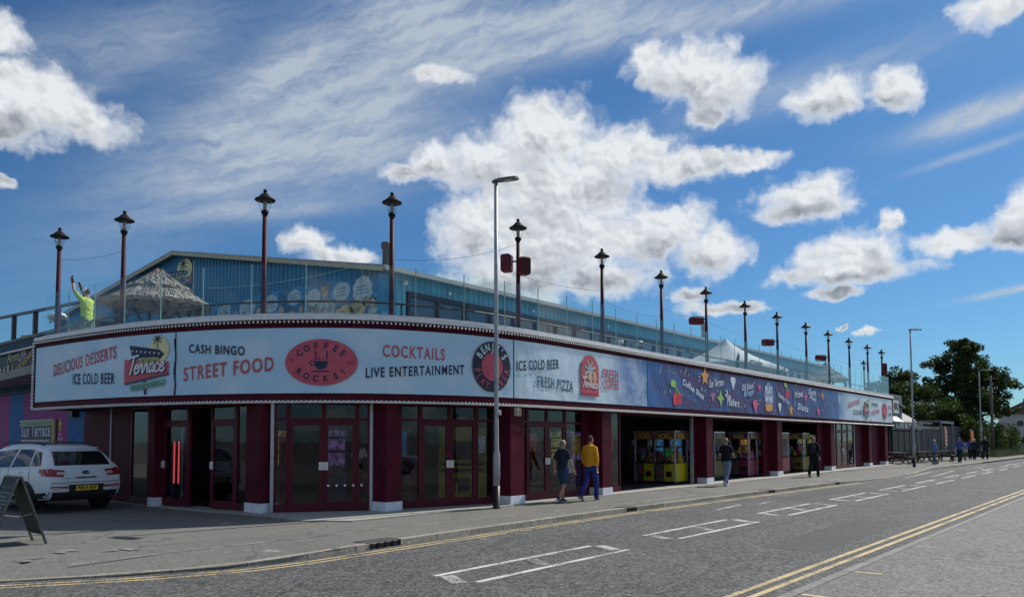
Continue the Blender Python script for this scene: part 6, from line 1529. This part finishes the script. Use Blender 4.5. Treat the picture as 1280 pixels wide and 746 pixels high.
# ------------------------------------------------------------------ far end of the street
GREYC = pbr('grey_cladding', (.15, .16, .165), .6, nz=(2, .2)); DTIM = pbr('dark_table_timber', (.055, .042, .035), .85, nz=(8, .3)); SIGNW = pbr('sign_cream', (.62, .62, .58), .5)
bb = thing('grill_kiosk', 'low grey grill restaurant with a pitched roof and sign boards past the arcade', 'building', (62, 15, 0))
part('wall', MB().box((63.5, 16.6, 1.5), (9.5, 5, 3.0)), pbr('kiosk_dark_wall', (.045, .035, .03), .8, nz=(1, .3)), bb, world=True)
q = MB().add([(58.6, 13.9, 2.9), (68.4, 13.9, 2.9), (68.4, 19.4, 2.9), (58.6, 19.4, 2.9), (58.6, 16.6, 4.6), (68.4, 16.6, 4.6)], [(0, 1, 5, 4), (2, 3, 4, 5), (0, 4, 3), (1, 2, 5), (3, 2, 1, 0)]); part('roof', q, GREYC, bb, world=True)
part('upper_storey', MB().box((58.2, 15.4, 3.9), (5.4, 3.4, 1.9)), GREYC, bb, world=True)
q = MB().add([(55.3, 13.5, 4.80), (61.1, 13.5, 3.9), (61.1, 17.2, 3.9), (55.3, 17.2, 4.80), (55.3, 13.5, 4.95), (61.1, 13.5, 4.05), (61.1, 17.2, 4.05), (55.3, 17.2, 4.95)], [(4, 5, 6, 7), (3, 2, 1, 0), (0, 1, 5, 4), (1, 2, 6, 5), (2, 3, 7, 6), (3, 0, 4, 7)]); part('upper_roof', q, GREYC, bb, world=True)
part('fascia', MB().box((63.3, 13.86, 2.65), (9.6, .12, .62)), pbr('kiosk_fascia', (.10, .115, .115), .6, nz=(3, .3)), bb, world=True)
for k in range(5): part('shop_window', MB().box((60 + 1.75 * k, 14.05, 1.5), (1.5, .1, 1.5)), pbr('kiosk_glass', (.02, .022, .025), .35, nz=(1, .3)), bb, world=True)
for k in range(6): part('veranda_post', MB().box((59 + 1.8 * k, 12.7, 1.25), (.1, .1, 2.5)), GREYC, bb, world=True)
part('veranda_beam', MB().box((63.5, 12.7, 2.5), (9.3, .1, .14)), GREYC, bb, world=True)
def KM(x, y, off): return (x, 13.79 - off, y)
Flat().text('BAR & GRILL', (59.4, 2.48), (66.5, 2.48), .36, .03).build('lettering', pbr('kiosk_letter', (.48, .5, .48), .5), bb, KM, .02, 1)
kb = thing('box_sign', 'white box sign with black letters BQ above the grill restaurant', 'sign', (57.6, 13.3, 4))
part('sign_case', MB().box((57.4, 13.42, 3.92), (1.9, .18, 1.12)), BLACK, kb, world=True); part('sign_face', MB().box((57.5, 13.32, 3.92), (1.5, .05, .9)), SIGNW, kb, world=True)
Flat().text('BBQ', (56.95, 3.62), (58.1, 3.62), .58, .05).build('lettering', BLACK, kb, lambda x, y, o: (x, 13.295 - o, y), .012, 1)
ks = thing('white_awning', 'short white awning below the box sign', 'awning', (56.5, 13.2, 3)); part('canopy', MB().add([(55.2, 13.4, 3.3), (57.9, 13.4, 3.3), (57.9, 12.9, 2.85), (55.2, 12.9, 2.85), (55.2, 13.4, 2.85), (57.9, 13.4, 2.85)], [(0, 1, 2, 3), (3, 2, 5, 4), (0, 3, 4), (1, 5, 2), (0, 4, 5, 1)]), SIGNW, ks, world=True)
pg = thing('steel_pergola', 'open grey steel frame over the outdoor seating', 'pergola', (70, 13, 0))
for a, b in ((66.8, 12.3), (71.5, 12.3), (66.8, 15.6), (71.5, 15.6)): part('post', MB().box((a, b, 1.45), (.13, .13, 2.9)), GREYC, pg, world=True)
for b in (12.3, 13.9, 15.6): part('beam', MB().box((69.2, b, 2.98), (5.1, .12, .15)), GREYC, pg, world=True)
for a in (66.8, 69.2, 71.5): part('cross_beam', MB().box((a, 13.95, 3.1), (.1, 3.5, .1)), GREYC, pg, world=True)
def banner_flag(loc, rz, h, w, mat, label, txt):
    t = thing('flag_banner', label, 'banner', loc, rz); part('panel', MB().box((0, 0, .4 + h / 2), (w, .05, h)), mat, t)
    pn = list(t.children)[0]; f = Flat()
    for k in range(txt): f.stroke([(-w * .3, .55 + k * h / (txt + .4)), (w * .3, .55 + k * h / (txt + .4))], h / txt * .35)
    c, s_ = math.cos(rz), math.sin(rz); f.build('print', SIGNW, pn, lambda x, y, o: (loc[0] + x, loc[1] - .03 - o, loc[2] + y), .01, 1); part('frame', MB().box((0, .04, .2 + (h + .4) / 2), (w + .06, .03, h + .4)), GREYC, t); return t
OR = pbr('banner_orange', (.50, .11, .04), .6, nz=(3, .15))
banner_flag((66.4, 11.9, .7), 0, 1.35, .8, pbr('banner_salmon', (.50, .16, .11), .6, nz=(3, .2)), 'upright salmon-coloured banner hanging by the pergola post', 4)
t = thing('tapered_flag', 'orange tapering feather flag behind the far walking pair', 'flag', (74.6, 11.4, 0)); q = MB().add([(-.1, -.02, .9), (.15, -.02, .9), (.75, -.02, 2.3), (-.75, -.02, 2.35), (-.1, .02, .9), (.15, .02, .9), (.75, .02, 2.3), (-.75, .02, 2.35)], [(0, 1, 2, 3), (7, 6, 5, 4), (0, 4, 5, 1), (1, 5, 6, 2), (2, 6, 7, 3), (3, 7, 4, 0)]); part('panel', q, OR, t); part('edge', MB().tube([(.16, 0, 0), (.8, 0, 2.35), (-.75, 0, 2.42)], .03, 6), SIGNW, t)
def picnic(loc, rz, label):
    t = thing('picnic_table', label, 'picnic table', loc, rz, 'picnic tables outside the grill restaurant')
    for k in range(4): part('plank', MB().box((0, -.3 + .2 * k, .74), (1.7, .18, .04)), DTIM, t)
    for s in (-1, 1):
        for k in (0, 1): part('bench_plank', MB().box((0, s * (.66 + .14 * k), .45), (1.7, .13, .04)), DTIM, t)
        for x in (-.6, .6): part('leg', MB().beam((x, s * .28, .72), (x, s * .7, 0), .09, .045), DTIM, t)
    for x in (-.6, .6): part('bearer', MB().box((x, 0, .40), (.045, 1.6, .09)), DTIM, t)
    return t
for k, (a, b) in enumerate(((55.2, 12.6), (58.2, 12.2), (61.2, 12.3), (57.2, 13.4), (63.8, 11.7), (66.2, 10.9 + .6))):
    picnic((a, b, 0), .15 * (k % 3) + .6 * (k % 2), ['dark picnic table nearest the end wall of the arcade', 'dark picnic table just left of the far street light base', 'dark picnic table right of the far street light', 'dark picnic table under the veranda, behind the nearest one', 'dark picnic table left of the person in pale blue', 'dark picnic table beside the salmon banner'][k])
for k, (a, b, c_, lab) in enumerate(((68.0, 11.4, (.30, .31, .30), 'pale menu board left of the far walking pair'), (72.0, 11.6, (.36, .34, .28), 'cream notice board against the grey fence'), (79.5, 11.2, (.10, .15, .17), 'dark teal pavement sign at the foot of the hedge'))):
    t = thing('notice_board', lab, 'notice board', (a, b, 0), -.3); part('panel', MB().box((0, 0, .95 if k < 2 else .6), (1.2 if k == 1 else .8, .05, .8)), pbr('board_%d' % k, c_, .6, nz=(6, .5)), t)
    for x in (-.3, .3): part('leg', MB().box((x, .03, .35), (.05, .05, .7)), GREYC, t)
fn = thing('corrugated_fence', 'tall grey corrugated fence behind the outdoor seating', 'fence', (78, 16, 0))
x = 66.0
q = MB(); corrugated(q, (67, 16.6), (86, 12.6), 0, lambda t: 2.75, (-.2, -1), .3, .05); part('sheet_panel', q, pbr('fence_grey', (.12, .125, .13), .6, nz=(1, .2)), fn, world=True); part('cap_rail', MB().beam((67, 16.55, 2.78), (86, 12.55, 2.78), .1, .06), GREYC, fn, world=True)
# ------------------------------------------------------------------ trees and hedge
def leaf_mat(name, col, col2):
    m = bpy.data.materials.new(name); m.use_nodes = True
    t = NT(m.node_tree); p = t.n('ShaderNodeNewGeometry').outputs
    n1 = t.noise(p['Position'], .8, 3); n2 = t.noise(p['Position'], 9, 2)
    c = t.mix(t.mr(t.m('MULTIPLY_ADD', n2, .4, t.m('MULTIPLY', n1, .7)), .4, .75), (*col, 1), (*col2, 1))
    b = t.n('ShaderNodeBsdfPrincipled', {'Base Color': c, 'Roughness': .7, 'Specular IOR Level': .12})
    tr = t.n('ShaderNodeBsdfTranslucent', {0: t.mix(.5, c, (.10, .16, .02, 1))})
    mx = t.n('ShaderNodeMixShader', {0: .22, 1: b.outputs[0], 2: tr.outputs[0]})
    t.t.links.new(mx.outputs[0], t.n('ShaderNodeOutputMaterial').inputs[0]); return m
LEAF = leaf_mat('leaf_dark', (.022, .038, .013), (.060, .088, .030)); LEAF2 = leaf_mat('leaf_mid', (.028, .050, .014), (.062, .09, .028)); LEAF3 = leaf_mat('leaf_grass', (.06, .085, .03), (.13, .15, .06)); BARK = pbr('bark', (.09, .075, .06), .9, nz=(6, .4), bump=(12, .8))
def leaves(q, c, r, n, size, rnd, shell=.55):
    for _ in range(n):
        v = Vector((rnd.gauss(0, 1), rnd.gauss(0, 1), rnd.gauss(0, 1))).normalized() * (shell + (1 - shell) * rnd.random() ** .6)
        if rnd.random() < .3: v *= rnd.random()
        p = Vector(c) + Vector((v.x * r[0], v.y * r[1], v.z * r[2]))
        a = Vector((rnd.uniform(-1, 1), rnd.uniform(-1, 1), rnd.uniform(-.7, .7))).normalized(); b = a.cross(Vector((rnd.uniform(-1, 1), rnd.uniform(-1, 1), rnd.uniform(-1, 1)))).normalized()
        s = size * rnd.uniform(.6, 1.35)
        q.add([p - a * s, p - b * s * .45, p + a * s, p + b * s * .45], [(0, 1, 2, 3)])
def tree(loc, label, h, clumps, trunk_r, mat, leaf, n_per, seed, limb_z=.3):
    rnd = random.Random(seed); t = thing('tree', label, 'tree', loc)
    tr = MB(); top = Vector((rnd.uniform(-.2, .2), rnd.uniform(-.2, .2), h * .62))
    tr.tube([(0, 0, -.1), (.05, 0, h * .12), (0, .1, h * limb_z), top * .85 + Vector((0, 0, .5)), top], [trunk_r * 1.3, trunk_r, trunk_r * .85, trunk_r * .5, trunk_r * .2], 10)
    part('trunk', tr, BARK, t, smooth=True)
    cr = MB(); lm = MB()
    for (c, r) in clumps:
        c = Vector(c); base = Vector((0, 0, h * limb_z + (c.z - h * limb_z) * .25)); midp = (base + c) / 2 + Vector((rnd.uniform(-.4, .4), rnd.uniform(-.4, .4), -.3))
        lm.tube([base, midp, c], [trunk_r * .42, trunk_r * .26, trunk_r * .08], 7)
        for _ in range(4):
            e = c + Vector((rnd.uniform(-1, 1) * r[0], rnd.uniform(-1, 1) * r[1], rnd.uniform(-.6, 1) * r[2])) * .75; lm.tube([(midp + c) / 2, e], [trunk_r * .14, trunk_r * .03], 5)
        vol = r[0] * r[1] * r[2]
        nsub = max(5, int(9 * vol ** .34))
        for _ in range(nsub):
            v = Vector((rnd.gauss(0, 1), rnd.gauss(0, 1), rnd.gauss(0, 1))).normalized() * rnd.uniform(.45, 1.02)
            sc = c + Vector((v.x * r[0], v.y * r[1], v.z * r[2])); k = rnd.uniform(.28, .48)
            leaves(cr, sc, (r[0] * k, r[1] * k, r[2] * k * .8), int(n_per * k * 2.2), leaf, rnd)
    part('limb', lm, BARK, t, smooth=True)
    part('crown', cr, mat, t); return t
tree((91, 14.2, 0), 'tallest tree, a broad dark-leaved tree with gaps of sky above the hedge', 12.3, [((-2.3, 0, 6.3), (1.9, 1.8, 2.0)), ((-1.9, .6, 8.8), (1.7, 1.6, 1.7)), ((-.9, 0, 10.6), (1.5, 1.5, 1.5)), ((.9, .5, 10.9), (1.5, 1.5, 1.5)), ((1.6, -1, 8.8), (1.8, 1.8, 1.9)), ((2.6, -1.6, 6.6), (1.8, 1.8, 1.7)), ((3.2, -1.2, 8.6), (1.3, 1.3, 1.4)), ((0, 0, 7.4), (2.0, 2.0, 2.1)), ((.3, -1.2, 5.0), (2.2, 2, 1.5)), ((-3.2, 2.0, 7.2), (1.3, 1.3, 1.5)), ((2.8, -2.6, 4.9), (1.4, 1.4, 1.2)), ((-1.2, 2.4, 9.6), (1.4, 1.4, 1.5)), ((-.6, 2.6, 6.6), (1.8, 1.8, 1.8)), ((.2, 0, 9.4), (1.8, 1.8, 1.8)), ((-1.5, -.5, 5.2), (2.0, 2.0, 1.6)), ((1.8, .6, 6.4), (1.8, 1.8, 1.8)), ((.1, .3, 11.4), (1.1, 1.1, 1.0)), ((1.6, -3.0, 7.4), (1.5, 1.5, 1.6))], .34, LEAF, .16, 118, 11)
tree((80, 18.0, 0), 'dense lower dark tree directly behind the end of the arcade', 8.8, [((-3, 1, 5.6), (1.8, 2.0, 1.8)), ((-1, 0, 6.9), (1.7, 1.7, 1.6)), ((.8, 0, 6.6), (1.8, 1.8, 1.7)), ((2.2, -1.2, 5.4), (2.0, 2.0, 1.7)), ((0, -2, 4.6), (2.4, 2.2, 1.8)), ((-3.4, -1, 3.8), (2.2, 2.2, 1.7)), ((3.4, -2.4, 4.0), (2.2, 2.2, 1.8)), ((0, 1, 3.6), (2.6, 2.6, 1.8))], .28, LEAF, .17, 120, 12)
tree((86, 15.2, 0), 'middle bushy tree between the dense tree and the tallest tree', 6.5, [((0, 0, 4.6), (2.0, 2.0, 1.5)), ((-1.8, .4, 3.6), (1.8, 1.8, 1.5)), ((1.8, -.8, 3.9), (1.9, 1.9, 1.5)), ((0, -1.6, 2.9), (2.2, 2, 1.4)), ((2.8, -1.6, 2.8), (1.7, 1.7, 1.4)), ((-2.6, -1, 2.8), (1.9, 1.9, 1.5))], .2, LEAF2, .16, 130, 13)
def bush(loc, label, r, n, mat, seed, leaf=.13):
    rnd = random.Random(seed); t = thing('bush', label, 'bush', loc); q = MB()
    for _ in range(26):
        v = Vector((rnd.uniform(-1, 1), rnd.uniform(-1, 1), rnd.uniform(0, 1))); leaves(q, (v.x * r[0] * .75, v.y * r[1] * .75, .2 + v.z * r[2] * .8), (r[0] * .36, r[1] * .36, r[2] * .3), n, leaf, rnd)
    part('foliage', q, mat, t)
    s = MB(); [s.tube([(0, 0, 0), (rnd.uniform(-.5, .5) * r[0], rnd.uniform(-.5, .5) * r[1], r[2] * .8)], [.05, .015], 6) for _ in range(7)]; part('stem', s, BARK, t); return t
bush((83.5, 12.4, 0), 'roadside bush nearest the fence end, in front of the telegraph pole', (2.2, 1.3, 3.0), 95, LEAF2, 21)
bush((88.5, 11.8, 0), 'mid-green roadside bush in the middle of the hedge', (2.6, 1.4, 3.3), 100, LEAF2, 22)
bush((94.5, 11.5, 0), 'roadside bush at the right end of the hedge', (2.6, 1.4, 3.1), 100, LEAF2, 23)
bush((99.5, 11.6, 0), 'lowest roadside bush trailing off towards the far houses', (2.2, 1.2, 2.2), 80, LEAF2, 24)
rnd = random.Random(5); q = MB()
for _ in range(2600):
    a = rnd.uniform(79, 102); b = 10.55 - (a - 79) * .02 + rnd.uniform(-.5, .6); hgt = rnd.uniform(.25, .95); w = .035; dx, dy = rnd.uniform(-.2, .2), rnd.uniform(-.2, .2)
    q.add([(a - w, b, 0), (a + w, b, 0), (a + dx, b + dy, hgt)], [(0, 1, 2)])
o = link('rough_grass', q.mesh('rough_grass'), LEAF3); tag(o, 'long rough grass along the foot of the hedge', 'grass'); o['kind'] = 'stuff'
# ------------------------------------------------------------------ far houses and a van
BRK = pbr('far_render', (.42, .41, .38), .8, nz=(1, .1)); TIL = pbr('far_roof_tile', (.12, .08, .07), .8, nz=(2, .3))
def house(loc, rz, w, d, h, rh, wall, label):
    t = thing('house', label, 'house', loc, rz); part('wall', MB().box((0, 0, h / 2), (w, d, h)), wall, t)
    rf = part('roof', MB().add([(-w/2-.3, -d/2-.3, h), (w/2+.3, -d/2-.3, h), (w/2+.3, d/2+.3, h), (-w/2-.3, d/2+.3, h), (-w/2-.3, 0, h+rh), (w/2+.3, 0, h+rh)], [(0, 1, 5, 4), (2, 3, 4, 5), (0, 4, 3), (1, 2, 5), (3, 2, 1, 0)]), TIL, t); part('chimney', MB().box((w*.3, 0, h+rh), (.6, .6, 1.2)), TIL, rf)
    n = max(2, int(w / 2.6))
    for zz in ([1.4, 4.0] if h > 4.5 else [1.4]):
        for k in range(n):
            x = -w / 2 + w * (k + .5) / n
            f = part('window', MB().box((x, -d/2 - .02, zz), (1.2, .08, 1.2)), SIGNW, t); part('pane', MB().box((x, -d/2 - .05, zz), (1.0, .06, 1.0)), PANE, f)
            f = part('window', MB().box((-w/2 - .02, -d*.3 + d*.6*k/n, zz), (.08, 1.0, 1.1)), SIGNW, t); part('pane', MB().box((-w/2 - .05, -d*.3 + d*.6*k/n, zz), (.06, .8, .9)), PANE, f)
    part('door', MB().box((w*.05, -d/2 - .03, 1.0), (.95, .08, 2.0)), pbr('door_dark', (.06, .06, .07), .5), t); return t
house((141, 14.2, 0), .1, 9, 7, 5.4, 2.0, BRK, 'pale rendered house just right of the hedge')
house((158, 12.6, 0), .05, 9, 7, 5.2, 2.0, pbr('far_brick', (.24, .13, .10), .8, nz=(2, .2)), 'brick house beyond the pale rendered one')
house((178, 12.2, 0), .05, 12, 7, 5.2, 2.0, BRK, 'furthest pale house down the street')
def van(loc, rz, label):
    t = thing('parked_van', label, 'van', loc, rz); P_ = pbr('van_dark', (.03, .04, .07), .3)
    q = MB(); pr = [(-2.3, .35), (2.3, .35), (2.35, .9), (2.0, 1.15), (1.3, 1.95), (-2.25, 2.0)]; n = len(pr)
    q.add([(x, -.9, z) for x, z in pr] + [(x, .9, z) for x, z in pr], [tuple(range(n)), tuple(range(2*n-1, n-1, -1))] + [(i, n+i, n+(i+1)%n, (i+1)%n) for i in range(n)]); part('body', q, P_, t)
    part('rear_window', MB().box((-2.3, 0, 1.6), (.06, 1.3, .5)), PANE, t); part('tail_light', MB().box((-2.31, .78, 1.0), (.06, .14, .4)), RED, t); part('tail_light', MB().box((-2.31, -.78, 1.0), (.06, .14, .4)), RED, t)
    part('number_plate', MB().box((-2.32, 0, .75), (.04, .5, .12)), pbr('plate_yellow', (.72, .52, .04), .4), t); part('bumper', MB().box((-2.32, 0, .5), (.1, 1.7, .2)), BLACK, t)
    for x in (-1.5, 1.5):
        for y in (-.85, .85):
            g = MB(); g.rings([[Vector((r * math.cos(2*math.pi*i/18), z, r * math.sin(2*math.pi*i/18))) for i in range(18)] for r, z in ((.2, -.1), (.33, -.1), (.33, .1), (.2, .1))]); part('wheel', g, pbr('tyre_rubber', (.018, .018, .018), .85), t).location = (x, y, .33)
    return t
van((108.6, 10.2, -.05), 0, 'dark van parked at the right edge beyond the hedge')

cc = {}
def shallow_car(loc, rz, lab):
    c = dup(car0, loc, rz, lab)
    return c
for a, b, rz_, lab in ((4.0, -6.5, math.pi, 'white estate-type car across the street, reflected in the corner door glass'), (14.5, -7.0, 0.0, 'white estate-type car across the street, reflected in the glass behind the street light'), (-5.0, -11.0, 1.5, 'white estate-type car parked nose-out across the street, reflected in the left entrance'), (9.0, -12.5, 1.4, 'white estate-type car in the second row across the street')):
    shallow_car((a, b, -.08), rz_, lab)
